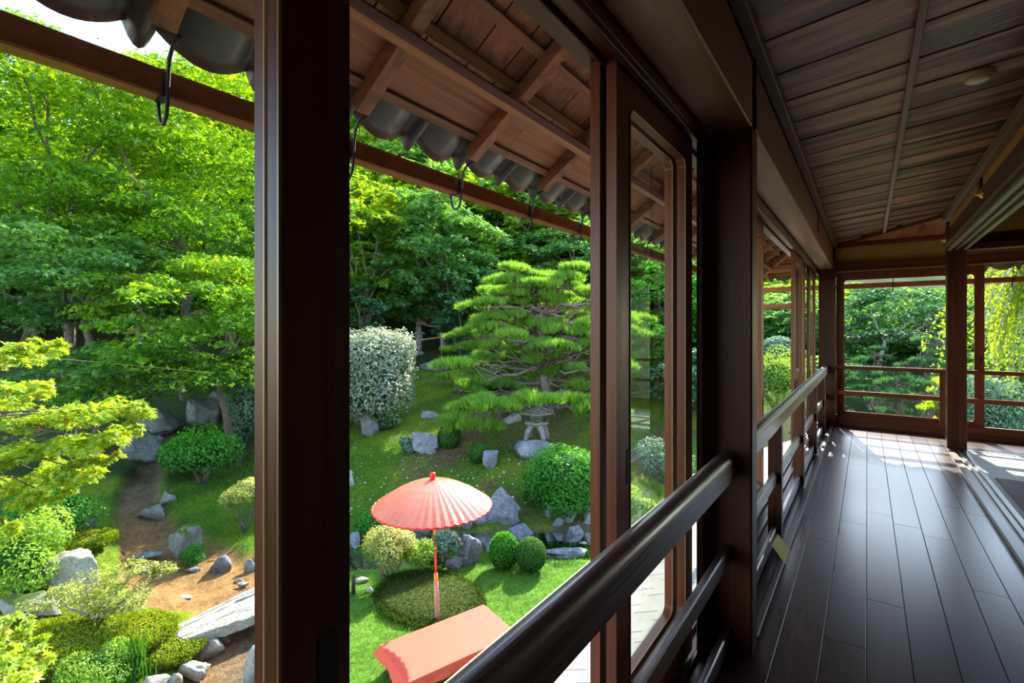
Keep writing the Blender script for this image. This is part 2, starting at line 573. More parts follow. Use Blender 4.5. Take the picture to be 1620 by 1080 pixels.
DZ0, DZ1 = 0.031, 2.058
jb = box('trim_15', -0.545, -0.522, 1.975, 2.36, 0.012, 2.06, M['post'], None, .003)
tag(jb, 'dark jamb board between the glass door and the thick pillar', 'jamb', kind='structure')
sash('door_1', 'y', -0.575, .030, -0.360, 0.395, DZ0, DZ1, .095, .108, .17, 'sliding glass door whose dark stile crosses the garden view', M['post'], [(0.362, .86)])
sash('door_2', 'y', -0.622, .030, -0.365, 0.387, DZ0, DZ1, .080, .108, .17, 'outer sliding glass door parked behind the nearest dark stile', M['post'])
sash('door_3', 'y', -0.575, .030, 1.252, 1.972, DZ0, DZ1, .092, .108, .17, 'sliding glass door beside the thick dark pillar above the handrail', M['red_z'], [(1.335, .90)])
sash('door_4', 'y', -0.622, .030, 1.246, 1.966, DZ0, DZ1, .092, .108, .17, 'outer sliding glass door doubled behind the one by the pillar', M['red_z'])
sash('door_5', 'y', -0.575, .030, 2.40, 3.16, DZ0, DZ1, .085, .108, .17, 'sliding glass door just beyond the thick dark pillar', M['red_z'])
sash('door_6', 'y', -0.622, .030, 3.10, 3.92, DZ0, DZ1, .085, .108, .17, 'outer glass door bordering the far open gap to the garden', M['red_z'])
sash('door_7', 'y', -0.575, .030, 5.32, 6.10, DZ0, DZ1, .085, .108, .17, 'glass door on the far side of the open gap', M['red_z'])
sash('door_8', 'y', -0.622, .030, 6.05, 6.85, DZ0, DZ1, .085, .108, .17, 'outer glass door second from the far corner pillar', M['red_z'])
sash('door_9', 'y', -0.575, .030, 6.80, 7.66, DZ0, DZ1, .085, .108, .17, 'glass door next to the far corner pillar', M['red_z'])
sash('window_1', 'x', YE + .045, .032, -0.338, 1.112, 0.031, 2.058, .085, .108, .165, 'wide glass sash closing the far end of the corridor', M['red_z'], [(1.083, .93)])

# ---- end wall: lintel, plaster, sill
el = thing('trim_6', 'red brown lintel above the glass sash at the corridor end', 'lintel', (1.6, YE, 2.07), kind='structure')
box('lower_beam', -0.34, XE, YE - .03, YE + .10, 2.065, 2.175, M['red_x'], el, .004)
box('lower_edge', -0.34, XE, YE - .045, YE - .028, 2.062, 2.085, M['red_x'], el, .003)
box('cornice_beam', -0.34, XE, YE - .04, YE + .02, 2.385, 2.44, M['red_x'], el, .004)
we = box('wall_end', -0.34, XE, YE + .012, YE + .06, 2.175, 2.62, M['plaster'], None, .001)
tag(we, 'ochre plaster panel above the end lintel', 'wall', kind='structure')
es = thing('trim_7', 'dark red sill below the end glass sash', 'sill', (1.6, YE, 0), kind='structure')
box('sill_board', -0.34, XE, YE - .02, YE + .022, 0.0, 0.148, M['red_x'], es, .004)
box('sill_fillet', -0.12, 0.60, YE - .034, YE - .021, 0.032, 0.046, M['eave_x'], es, .002)
box('track', -0.34, XE, YE + .022, YE + .10, -.02, 0.030, M['red_x'], es, .003)

# ---- end railing inside the sash
er = thing('end_railing', 'red brown three-rail railing in front of the end glass sash', 'railing', (0.6, YE - .06, 0))
box('top_rail', -0.335, XE, YE - .075, YE - .035, 0.765, 0.813, M['red_x'], er, .005)
box('middle_rail', -0.335, XE, YE - .068, YE - .042, 0.425, 0.482, M['red_x'], er, .004)
box('baluster', 0.705, 0.762, YE - .080, YE - .030, 0.0, 0.765, M['red_z'], er, .004)
box('baluster', 2.30, 2.357, YE - .080, YE - .030, 0.0, 0.765, M['red_z'], er, .004)


# ---- garden-side handrails
def handrail_profile():
    P = [(-0.425, 0.705), (-0.425, 0.775)]
    for i in range(1, 12):
        t = math.pi * i / 12
        P.append((-0.456 + .033 * math.cos(t), 0.775 + .036 * math.sin(t)))
    P += [(-0.487, 0.775), (-0.487, 0.705)]
    return P


def handrail(y0, y1, label, posts):
    root = thing('handrail', label, 'handrail', (-0.456, (y0 + y1) / 2, 0))
    P = handrail_profile()
    n = len(P)
    V = [(x, y0, z) for x, z in P] + [(x, y1, z) for x, z in P]
    F = [[i, (i + 1) % n, n + (i + 1) % n, n + i] for i in range(n)] + [list(range(n))[::-1], [n + i for i in range(n)]]
    tr = mobj('top_rail', V, F, M['rail'], root)
    for p in tr.data.polygons:
        p.use_smooth = len(p.vertices) == 4
    try:
        tr.data.set_sharp_from_angle(angle=math.radians(35))
    except Exception:
        pass
    box('middle_rail', -0.470, -0.4425, y0, y1, 0.36, 0.428, M['rail'], root, .005)
    box('bottom_rail', -0.470, -0.4425, y0, y1, 0.03, 0.100, M['rail'], root, .005)
    for y in posts:
        box('baluster', -0.492, -0.418, y, y + .075, 0.012, 0.71, M['post'], root, .004)
    return root


handrail(Y0, 2.105, 'thick round-topped dark handrail sweeping across the near foreground', [-1.2, -.35])
handrail(2.216, 7.72, 'long dark handrail running from the thick pillar to the far corner', [3.32, 4.60, 5.86, 7.02])

tagc = thing('yellow_tag', 'small yellow card leaning at the foot of the far handrail', 'card', (-.40, 3.2, .002))
V = [(-.412, 2.94, .125), (-.412, 3.14, .125), (-.362, 3.25, .001), (-.362, 3.04, .001)]
V2 = [(x - .002, y, z + .001) for x, y, z in V]
mobj('card_sheet', V + V2, [[0, 1, 2, 3], [7, 6, 5, 4], [0, 4, 5, 1], [1, 5, 6, 2], [2, 6, 7, 3], [3, 7, 4, 0]], M['yellow'], tagc)

# ---- room side: threshold, tatami, head track, fascia beam
rs = thing('trim_8', 'pale worn wooden threshold with two sliding grooves beside the floor', 'threshold', (.75, 2.6, 0), kind='structure')
box('threshold_core', 0.677, 0.838, Y0, 6.86, -0.03, 0.021, M['sill'], rs, .002)
for x0, x1 in ((0.677, 0.735), (0.757, 0.780), (0.802, 0.838)):
    box('threshold_ridge', x0, x1, Y0, 6.86, 0.021, 0.035, M['sill'], rs, .0025)
rs2 = box('trim_9', 0.838, XE, 6.865, 6.93, -0.03, 0.030, M['sill'], None, .003)
tag(rs2, 'wooden threshold crossing behind the square post', 'threshold', kind='structure')
rm = thing('tatami_floor', 'pale plain mat floor of the side room', 'mat', (2.2, 2.6, -.02), kind='structure')
box('pale_mat', 0.839, XE, Y0, 6.864, -0.02, 0.026, M['tatami'], rm, .001)
wv = box('woven_rug', 0.875, 2.6, 2.2, 5.745, 0.0265, 0.036, M['weave'], None, .003)
tag(wv, 'brown ribbed woven rug beside the threshold', 'rug')

kh = thing('trim_10', 'triple-ridged sliding head track along the room side', 'head track', (.75, 2.6, 2.12), kind='structure')
box('track_core', 0.682, 0.838, Y0, 6.86, 2.145, 2.19, M['dark_y'], kh, .003)
for x0, x1 in ((0.682, 0.715), (0.745, 0.768), (0.805, 0.838)):
    box('track_ridge', x0, x1, Y0, 6.86, 2.123, 2.145, M['sill'], kh, .0025)
ng = box('trim_11', 0.652, 0.685, Y0, 6.875, 2.164, 2.300, M['dark_y'], None, .004)
tag(ng, 'broad dark tie beam with brass ornaments along the room side', 'tie beam', kind='structure')
wr = box('wall_right', 0.700, 0.80, Y0, 6.86, 2.19, 2.66, M['plaster'], None, .001)
tag(wr, 'narrow ochre plaster strip above the room-side tie beam', 'wall', kind='structure')
cr = box('trim_12', 0.650, 0.700, Y0, 6.90, 2.435, 2.515, M['ceil_y'], None, .006)
tag(cr, 'rounded wooden cornice between ochre plaster and ceiling', 'cornice', kind='structure')
st = box('trim_13', 0.684, 0.700, 5.02, 5.13, 2.30, 2.44, M['post'], None, .003)
tag(st, 'short dark strut on the ochre plaster above the tie beam', 'strut', kind='structure')
kx = thing('trim_14', 'dark beams crossing above the room opening behind the square post', 'beam', (2.2, 6.93, 2.12), kind='structure')
box('head_track', 0.838, XE, 6.865, 6.99, 2.123, 2.19, M['dark_x'], kx, .003)
box('tie_beam', 0.838, XE, 6.99, 7.02, 2.164, 2.30, M['dark_x'], kx, .003)
box('upper_wall', 0.80, XE, 6.89, 6.96, 2.30, 2.66, M['plaster'], kx, .001)


def ornament(y, z, label):
    o = thing('brass_ornament', label, 'ornament', (.652, y, z), 'brass ornaments on the room-side tie beam')
    prof = [(.030, 0), (.032, .004), (.024, .009), (.026, .014), (.017, .020), (.010, .026), (.013, .032), (.010, .038), (.003, .043)]
    V, F = lathe_geo(prof, 20)
    V = [(0.652 - zz, y + xx, z + yy) for xx, yy, zz in V]
    mobj('boss', V, F, M['gold'], o, True)
    for k in range(6):
        t = math.pi / 3 * k
        cy, cz = y + .026 * math.cos(t), z + .026 * math.sin(t)
        V, F = lathe_geo([(.012, 0), (.011, .005), (.004, .008)], 10)
        V = [(0.652 - zz, cy + xx, cz + yy) for xx, yy, zz in V]
        mobj('petal', V, F, M['gold'], o, True)


ornament(4.675, 2.245, 'brass flower ornament in the middle of the room-side tie beam')
ornament(6.66, 2.215, 'brass flower ornament on the tie beam beside the square post')

# ---- ceilings (two slopes meeting in a hip)
CZ0, CSL = 2.434, 0.0935


def cz(x):
    return CZ0 + CSL * (x + 0.34)


ce = thing('ceiling', 'sloping ceiling of weathered brown boards over the corridor', 'ceiling', (.15, 3, 2.45), kind='structure')
HX0, HY0, HX1, HY1 = -0.34, 7.86, 0.70, 6.90
def hipx(y):
    return HX0 + (HY0 - y) / (HY0 - HY1) * (HX1 - HX0)
y = Y0
i = 0
while y < 7.80:
    y1 = min(y + .312, 7.84)
    xa, xb = -0.40, 0.70
    if y1 > HY1:
        xb = min(.70, hipx((y + y1) / 2))
    if xb - xa > .12:
        for (p, q) in ((xa, min(.155, xb)), (.155, xb)):
            if q - p > .05:
                V = []
                dz = .005
                for (x_, yy, lift) in ((p, y, 0), (q, y, 0), (q, y1 + .012, dz), (p, y1 + .012, dz)):
                    V.append((x_, yy, cz(x_) + lift))
                V += [(a, b_, c_ + .012) for a, b_, c_ in V]
                mobj('ceiling_board', V, [[3, 2, 1, 0], [4, 5, 6, 7], [0, 1, 5, 4], [1, 2, 6, 5], [2, 3, 7, 6], [3, 0, 4, 7]], M['ceil'], ce)
    y = y1
for x_, w in ((0.163, .028),):
    bar('ceiling_batten', (x_, Y0, cz(x_) - .016), (x_, 7.36, cz(x_) - .016), w, .032, M['ceil_y'], ce)
bar('hip_batten', (HX0, HY0, cz(HX0) - .016), (HX1 - .02, HY1 + .02, cz(HX1) - .016), .035, .035, M['red_x'], ce)
# second slope beyond the hip, over the end corridor
yy = 7.86
x = -.30
while x < XE:
    x1 = min(x + .312, XE)
    ya = HY1 if x1 > HX1 else HY0 - ((x + x1) / 2 - HX0) / (HX1 - HX0) * (HY0 - HY1)
    zf = lambda q: CZ0 + CSL * (7.86 - q)
    if 7.86 - ya > .1:
        V = [(x, ya, zf(ya) + .004), (x1, ya, zf(ya) + .004), (x1, 7.86, zf(7.86) + .004), (x, 7.86, zf(7.86) + .004)]
        V += [(a, b_, c_ + .012) for a, b_, c_ in V]
        mobj('ceiling_board', V, [[3, 2, 1, 0], [4, 5, 6, 7], [0, 1, 5, 4], [1, 2, 6, 5], [2, 3, 7, 6], [3, 0, 4, 7]], M['eave_y'], ce)
    x = x1
V = [(-.6, Y0, 2.62), (XE, Y0, 2.72), (XE, 7.95, 2.72), (-.6, 7.95, 2.62)]
V += [(a, b_, c_ + .03) for a, b_, c_ in V]
mobj('ceiling_cover', V, [[3, 2, 1, 0], [4, 5, 6, 7], [0, 1, 5, 4], [1, 2, 6, 5], [2, 3, 7, 6], [3, 0, 4, 7]], M['dark_y'], ce)

sd = thing('smoke_detector', 'round cream smoke detector fixed under the corridor ceiling', 'smoke detector', (0.426, 3.16, cz(.426) - .045))
cx_, cy_, cz_ = 0.426, 3.161, cz(.426)
V, F = lathe_geo([(.060, 0), (.062, -.014), (.056, -.020), (.056, -.026)], 40, (cx_, cy_, cz_ + .006))
mobj('base_ring', V, F[:-2] + [F[-1][::-1]], M['cream'], sd, True)
V, F = lathe_geo([(.050, -.020), (.048, -.033), (.030, -.042), (.006, -.045)], 40, (cx_, cy_, cz_ + .006))
mobj('sensor_cap', V, F, M['cream'], sd, True)

# ---- shell of the building that the view does not enter
shell = [('wall_room', XE, XE + .1, Y0, YE + .1, -.1, 2.9, 'dim wall closing the far side of the room'),
         ('wall_back', -.66, XE, Y0 - .1, Y0, -.1, 2.9, 'dim wall closing the corridor behind the viewer')]
for nme, a, b_, c_, d_, e_, f_, lb in shell:
    tag(box(nme, a, b_, c_, d_, e_, f_, M['darkwall'], None, .002), lb, 'wall', kind='structure')
tag(box('wall_lower', -.80, -.66, Y0, YE + .1, -3.9, -.30, M['wall'], None, .005), 'pale lower storey wall under the veranda', 'wall', kind='structure')

# ---- eaves
random.seed(11)
EZ0, ESL = 2.684, 0.70
OT = 0.886


def ez(o):
    return EZ0 - ESL * o


ea = thing('eaves', 'tiled wooden eaves with exposed rafters above the garden side', 'eaves', (-1.1, 3.5, 2.0), kind='structure')
YC = 7.90
XC = -0.60
nrm = Vector((-ESL, 0, -1)).normalized()


def left_pt(o, y, lift=0.0):
    return Vector((XC - o, y, ez(o) + lift))


def end_pt(o, x, lift=0.0):
    return Vector((x, YC + o, ez(o) + lift))


ryl = [-1.35 + .61 * k for k in range(17)]
for y in ryl:
    o0 = max(0.0, y - YC)
    if o0 < OT - .1:
        bar('rafter', left_pt(o0, y, .036), left_pt(OT, y, .036), .054, .060, M['eave_x'], ea)
for x in [-1.3 + .61 * k for k in range(9)]:
    o0 = max(0.0, XC - x)
    if o0 < OT - .1:
        bar('rafter', end_pt(o0, x, .036), end_pt(OT, x, .036), .047, .060, M['eave_y'], ea)
bar('hip_rafter', (XC + .05, YC - .05, ez(0) + .02), (XC - OT - .03, YC + OT + .03, ez(OT + .03) + .02), .06, .075, M['eave_x'], ea)
BL = .073   # underside of the boards above the rafter underside
for o in (0.06, 0.20, 0.34, 0.48, 0.615):
    oo = o
    bar('batten', left_pt(oo, Y0, BL + .006), left_pt(oo, YC + oo, BL + .006), .040, .026, M['eave_y'], ea, up=(-ESL, 0, 1))
    bar('batten', end_pt(oo, XC - oo, BL + .006), end_pt(oo, XE, BL + .006), .040, .026, M['eave_x'], ea, up=(0, ESL, 1))
# roof boards laid down the slope
y = Y0
while y < YC + .80:
    w = random.uniform(.17, .23)
    y1 = min(y + w, YC + .80)
    o0 = max(0.0, (y + y1) / 2 - YC)
    bar('eave_board', left_pt(o0, (y + y1) / 2, BL + .026), left_pt(0.66, (y + y1) / 2, BL + .026), (y1 - y) - .007, .012, M['eave_x'], ea, up=(-ESL * 0, 0, 1), b=.001)
    y = y1
x = XC - .80
while x < XE:
    w = random.uniform(.17, .23)
    x1 = min(x + w, XE)
    o0 = max(0.0, XC - (x + x1) / 2)
    bar('eave_board', end_pt(o0, (x + x1) / 2, BL + .026), end_pt(0.66, (x + x1) / 2, BL + .026), (x1 - x) - .003, .012, M['eave_y'], ea, b=.001)
    x = x1
# wide edge boards
for k in range(6):
    ya, yb = Y0 + k * 1.75, min(Y0 + (k + 1) * 1.75, YC + .84)
    bar('edge_board', left_pt(.745, ya, BL + .012), left_pt(.745, yb, BL + .012), .205, .018, M['eave_y'], ea, up=(-ESL, 0, 1))
    bar('edge_lip', left_pt(.838, ya, BL - .002), left_pt(.838, yb, BL - .002), .035, .028, M['eave_y'], ea, up=(-ESL, 0, 1))
for k in range(3):
    xa, xb = XC - .84 + k * 1.75, min(XC - .84 + (k + 1) * 1.75, XE)
    bar('edge_board', end_pt(.745, xa, BL + .012), end_pt(.745, xb, BL + .012), .205, .018, M['eave_x'], ea, up=(0, ESL, 1))
    bar('edge_lip', end_pt(.838, xa, BL - .002), end_pt(.838, xb, BL - .002), .035, .028, M['eave_x'], ea, up=(0, ESL, 1))
# slender purlin hung under the rafters
OP = 0.608
bar('purlin', left_pt(OP, Y0, -.022), left_pt(OP, YC + OP, -.022), .045, .040, M['eave_y'], ea)
bar('purlin', end_pt(OP, XC - OP, -.022), end_pt(OP, XE, -.022), .045, .040, M['eave_x'], ea)

# roof tiles along the edge: one broad hanging pan and one small roll each
PT = 0.315


def tile_mesh():
    prof = []
    for k in range(11):
        u = k / 10
        prof.append((u * .76, -.052 * math.sin(math.pi * u) ** .9 + .012 * (1 - u)))
    for k in range(1, 7):
        u = k / 6
        prof.append((.76 + u * .24, .004 - .056 * math.sin(math.pi * u) - .010 * (1 - u)))
    V, F = [], []
    n = len(prof)
    rows = [(0.0, .020), (.05, .016), (.16, .016)]
    for (o, th_) in rows:
        for u, z in prof:
            V.append((o, u * PT, z))
        for u, z in prof:
            V.append((o, u * PT, z + th_))
    m = 2 * n
    for r in range(len(rows) - 1):
        for i in range(n - 1):
            a = r * m + i
            F.append([a, a + 1, a + 1 + m, a + m])
            b_ = a + n
            F.append([b_ + 1, b_, b_ + m, b_ + 1 + m])
    for i in range(n - 1):
        F.append([i + 1, i, n + i, n + i + 1])
    # hanging lip on the small roll and along the front
    return V, F


tV, tF = tile_mesh()
tme = {}
ang = math.atan(ESL)
for side in ('left', 'end'):
    V = []
    for o, u, z in tV:
        # local: o runs up the slope from the front edge
        if side == 'left':
            V.append((o * math.cos(ang), u, o * math.sin(ang) + z))
        else:
            V.append((u, -o * math.cos(ang), o * math.sin(ang) + z))
    me = np_mesh('roof_tile', V, tF if side == 'left' else [f[::-1] for f in tF], M['tile'], True)
    me.materials.append(M['tile_lip'])
    for p in me.polygons:
        if p.index >= len(tF) - 16:
            p.material_index = 1
            p.use_smooth = False
    tme[side] = me
OTILE = 0.985
zt = ez(OTILE) + .118
y = Y0 - .11
while y < YC + OTILE - PT:
    o = bpy.data.objects.new('roof_tile', tme['left'])
    _link(o, ea, (XC - OTILE, y, zt))
    y += PT
x = XC - OTILE + .05
while x < XE - PT:
    o = bpy.data.objects.new('roof_tile', tme['end'])
    _link(o, ea, (x, YC + OTILE, zt))
    x += PT
# roof covering above the boards
V = [left_pt(-.4, Y0, .14), left_pt(.95, Y0, .14), left_pt(.95, YC + .95, .14), left_pt(-.4, YC - .4, .14)]
V += [v + Vector((0, 0, .03)) for v in V]
F6 = [[3, 2, 1, 0], [4, 5, 6, 7], [0, 1, 5, 4], [1, 2, 6, 5], [2, 3, 7, 6], [3, 0, 4, 7]]
mobj('roof_bed', V, F6, M['tile'], ea)
V = [end_pt(-.4, XC + .4, .14), end_pt(.95, XC - .95, .14), end_pt(.95, XE, .14), end_pt(-.4, XE, .14)]
V += [v + Vector((0, 0, .03)) for v in V]
mobj('roof_bed', V, F6, M['tile'], ea)


# ---- rain gutters with hooks
def gutter(side, label):
    g = thing('rain_gutter', label, 'gutter', (-1.63, 3.6, 1.957) if side == 'left' else (1.0, 8.93, 1.905))
    z0, z1 = (1.957, 2.028) if side == 'left' else (1.905, 1.976)
    prof = [(0, z1), (0, z0 + .006), (.004, z0), (.056, z0), (.060, z0 + .006), (.060, z1 - .006), (.066, z1 - .006), (.066, z1), (.057, z1), (.057, z0 + .004), (.003, z0 + .004), (.003, z1)]
    prof = [(-.006, z1 - .006), (0, z1 - .006)] + prof[1:-1] + [(.003, z1), (-.006, z1)]
    n = len(prof)
    segs = [(Y0, 2.42), (2.42, 5.6), (5.6, YC + .98)] if side == 'left' else [(XC - 1.06, 1.2), (1.2, XE)]
    def P(o, a, z):
        return (-1.60 - o, a, z) if side == 'left' else (a, YC + 1.0 + o, z)
    for a0, a1 in segs:
        V = [P(o, a0, z) for o, z in prof] + [P(o, a1 - .0005, z) for o, z in prof]
        F = [[i, (i + 1) % n, n + (i + 1) % n, n + i] for i in range(n)]
        mobj('trough', V, F, M['copper'], g)
    for a0, a1 in segs[1:]:
        for dy in (-.035, .0):
            V, F = [], []
            c = a0 + dy
            vb, fb = [], []
            for (o, z) in ((-.003, z1), (-.003, z0 - .003), (.063, z0 - .003), (.063, z1)):
                vb += [P(o, c, z), P(o, c + .012, z)]
            fb = [[0, 1, 3, 2], [2, 3, 5, 4], [4, 5, 7, 6]]
            mobj('joint_band', vb, fb, M['copper'], g)
    pos = [y + .045 for y in ryl if y < YC + .6] if side == 'left' else [-1.3 + .61 * k + .045 for k in range(1, 9)]
    if side == 'end':
        pos = [-0.97, -.31, .30, .91, 1.52, 2.13, 2.74, 3.3]
    for a in pos:
        zc = ez(OT) + .03
        path = [(-.13, zc), (-.085, zc - .012), (-.060, zc - .040), (-.050, z1 - .05), (-.048, z0 - .02), (-.040, z0 - .055), (-.022, z0 - .075), (-.002, z0 - .070), (.012, z0 - .045), (.020, z0 - .008), (.035, z0 - .004)]
        path = [P(o + .035, a, z) for o, z in path]
        hk = tubes('hook', [(path, .0055)], M['black'], g, 8)
        # strap up the trough's inner side
        vb = []
        for (o, z) in ((-.002, z1 + .004), (-.002, z0 - .002), (.062, z0 - .002)):
            vb += [P(o - .001, a - .010, z), P(o - .001, a + .010, z)]
        mobj('strap', vb, [[0, 1, 3, 2], [2, 3, 5, 4]], M['black'], hk)
    return g


gutter('left', 'brown copper box gutter hung along the garden-side eaves')
gutter('end', 'brown copper box gutter beyond the end glass sash')
# tie rod across outside the far gap
tb = bar('outrigger_beam', (-0.66, 7.93, 1.62), (-1.75, 7.93, 1.62), .05, .075, M['eave_x'])
tag(tb, 'short brown cross beam outside the far gap below the gutter', 'beam')

# ---- lower roof of pale sheets
lr = thing('lower_roof', 'pale sheet-covered lower roof directly below the handrail', 'roof', (-1.4, 3.3, -.9), kind='structure')
def lz(x):
    return -0.30 - .45 * (-x - .75)
V = [(-.70, Y0, lz(-.70) - .012), (-2.10, Y0, lz(-2.1) - .012), (-2.10, YE + .6, lz(-2.1) - .012), (-.70, YE + .6, lz(-.70) - .012)]
V += [(a, b_, c_ - .05) for a, b_, c_ in V]
mobj('roof_deck', V, [f[::-1] for f in F6], M['tile'], lr)
rw, sl_ = .175, .25
sv = box_geo(-sl_ / 2 + .0025, sl_ / 2 - .0025, -rw / 2 - .004, rw / 2 + .004, 0, .006, .002)
slope = math.atan(.45)
sV = []
for a, b_, c_ in sv[0]:
    q = b_
    sV.append((q * math.cos(slope) - c_ * math.sin(slope), a, q * math.sin(slope) + c_ * math.cos(slope) + (.004 * (q < 0))))
sme = np_mesh('roof_sheet', sV, sv[1], M['sheet'])
row = 0
xx = -.79
while xx > -2.12:
    y = .30 + (row % 2) * sl_ / 2
    while y < 7.6:
        o = bpy.data.objects.new('roof_sheet', sme)
        _link(o, lr, (xx, y, lz(xx) - .008))
        y += sl_
    xx -= rw * math.cos(slope)
    row += 1

#GARDEN#
# ================================================================== THE GARDEN
# garden frame: s = metres to the side, d = metres away along the view axis of the terrace, e = height relative to eye level
def wpt(s, d, e):
    return Vector((-d * SN + s * CS, d * CS + s * SN, e + EYE))


def wpt_np(s, d, e):
    return np.stack([-d * SN + s * CS, d * CS + s * SN, e + EYE], -1)


PROF_D = [0, 6.0, 7.5, 9.5, 10.4, 12.3, 12.8, 14, 15.9, 18.5, 21, 25, 29, 33, 40, 48, 60, 80, 110]
PROF_E = [-5.0, -5.0, -5.0, -5.02, -5.05, -5.05, -4.95, -4.55, -4.05, -3.26, -2.69, -2.3, -2.05, -1.75, -1.2, 0.5, 6, 17, 30]
STREAM = [np.array(p) for p in [
    [(9.0, 12.3), (4.5, 12.0), (1.8, 11.6), (-0.2, 11.5), (-3.6, 11.2), (-5.2, 10.0), (-6.2, 9.6), (-7.6, 10.6), (-9.1, 12.0), (-10.3, 13.3), (-11.4, 15.2), (-12.5, 17.5)],
    [(-5.6, 9.6), (-4.7, 8.0), (-4.2, 7.0), (-3.6, 5.6)]]]
SW = [(0.85, 1.0, 1.2, 1.3, .55), (0.62,)]


def pl_dist(s, d, P):
    best = np.full(s.shape, 1e9)
    for a, b_ in zip(P[:-1], P[1:]):
        ab = b_ - a
        t = np.clip(((s - a[0]) * ab[0] + (d - a[1]) * ab[1]) / (ab @ ab), 0, 1)
        best = np.minimum(best, np.hypot(s - (a[0] + t * ab[0]), d - (a[1] + t * ab[1])))
    return best


def sstep(a, b_, x):
    t = np.clip((x - a) / (b_ - a), 0, 1)
    return t * t * (3 - 2 * t)


def wav(s, d, f, ph=0.0):
    return (np.sin(s * f + 1.3 + ph) * np.cos(d * f * 1.1 + .7 - ph) + .5 * np.sin(s * f * 2.3 - d * f * 1.7 + ph) + .3 * np.cos(s * f * 4.1 + d * f * 3.7 + 2 * ph)) / 1.8


def stream_w(s):
    return np.interp(s, [-12, -9, -6.5, -4.5, -2, 0, 3, 9], [.32, .55, 1.2, .85, .85, .85, .85, .85])


def ground_e(s, d):
    s = np.asarray(s, float)
    d = np.asarray(d, float)
    e = np.interp(d, PROF_D, PROF_E)
    # left bank of the stream stands a little higher
    left = sstep(-5.2, -7.0, s) * sstep(9.8, 8.8, d) * sstep(4.5, 6.0, d)
    e = e + left * .38
    e = e + sstep(-8.6, -10.5, s) * sstep(9.0, 10.5, d) * sstep(22, 15, d) * .35
    # ravine upstream
    rav = sstep(-6.0, -9.5, s) * sstep(13.5, 15.5, d) * sstep(22, 18, d)
    e = e - rav * .5
    e = e + .05 * wav(s, d, 1.1) * sstep(5, 9, d) + .5 * wav(s, d, .22, 2.0) * sstep(24, 40, d)
    d1 = pl_dist(s, d, STREAM[0]) / stream_w(s)
    d2 = pl_dist(s, d, STREAM[1]) / .55
    dd = np.minimum(d1, d2)
    e = e - .20 * sstep(1.25, .75, dd)
    moss = sstep(1.2, 1.9, dd) * sstep(14, 10, d) * sstep(-4.5, -5.5, s)
    e = e + moss * .10 * np.abs(wav(s, d, 2.4, 1.0)) * 1.6
    return e


def ray_dir(px_, py_):
    return (px_ - 810.0) / FPX, (520.0 - py_) / FPX


def spot(px_, py_, d0=5.0, d1=70.0):
    """Where the line of sight through a photo pixel meets the ground."""
    rx, ry = ray_dir(px_, py_)
    dd = np.linspace(d0, d1, 2600)
    diff = ry * dd - ground_e(rx * dd, dd)
    k = np.argmax(diff <= 0)
    if diff[k] > 0:
        k = len(dd) - 1
    d = dd[k]
    s = rx * d
    return s, d, float(ground_e(s, d))


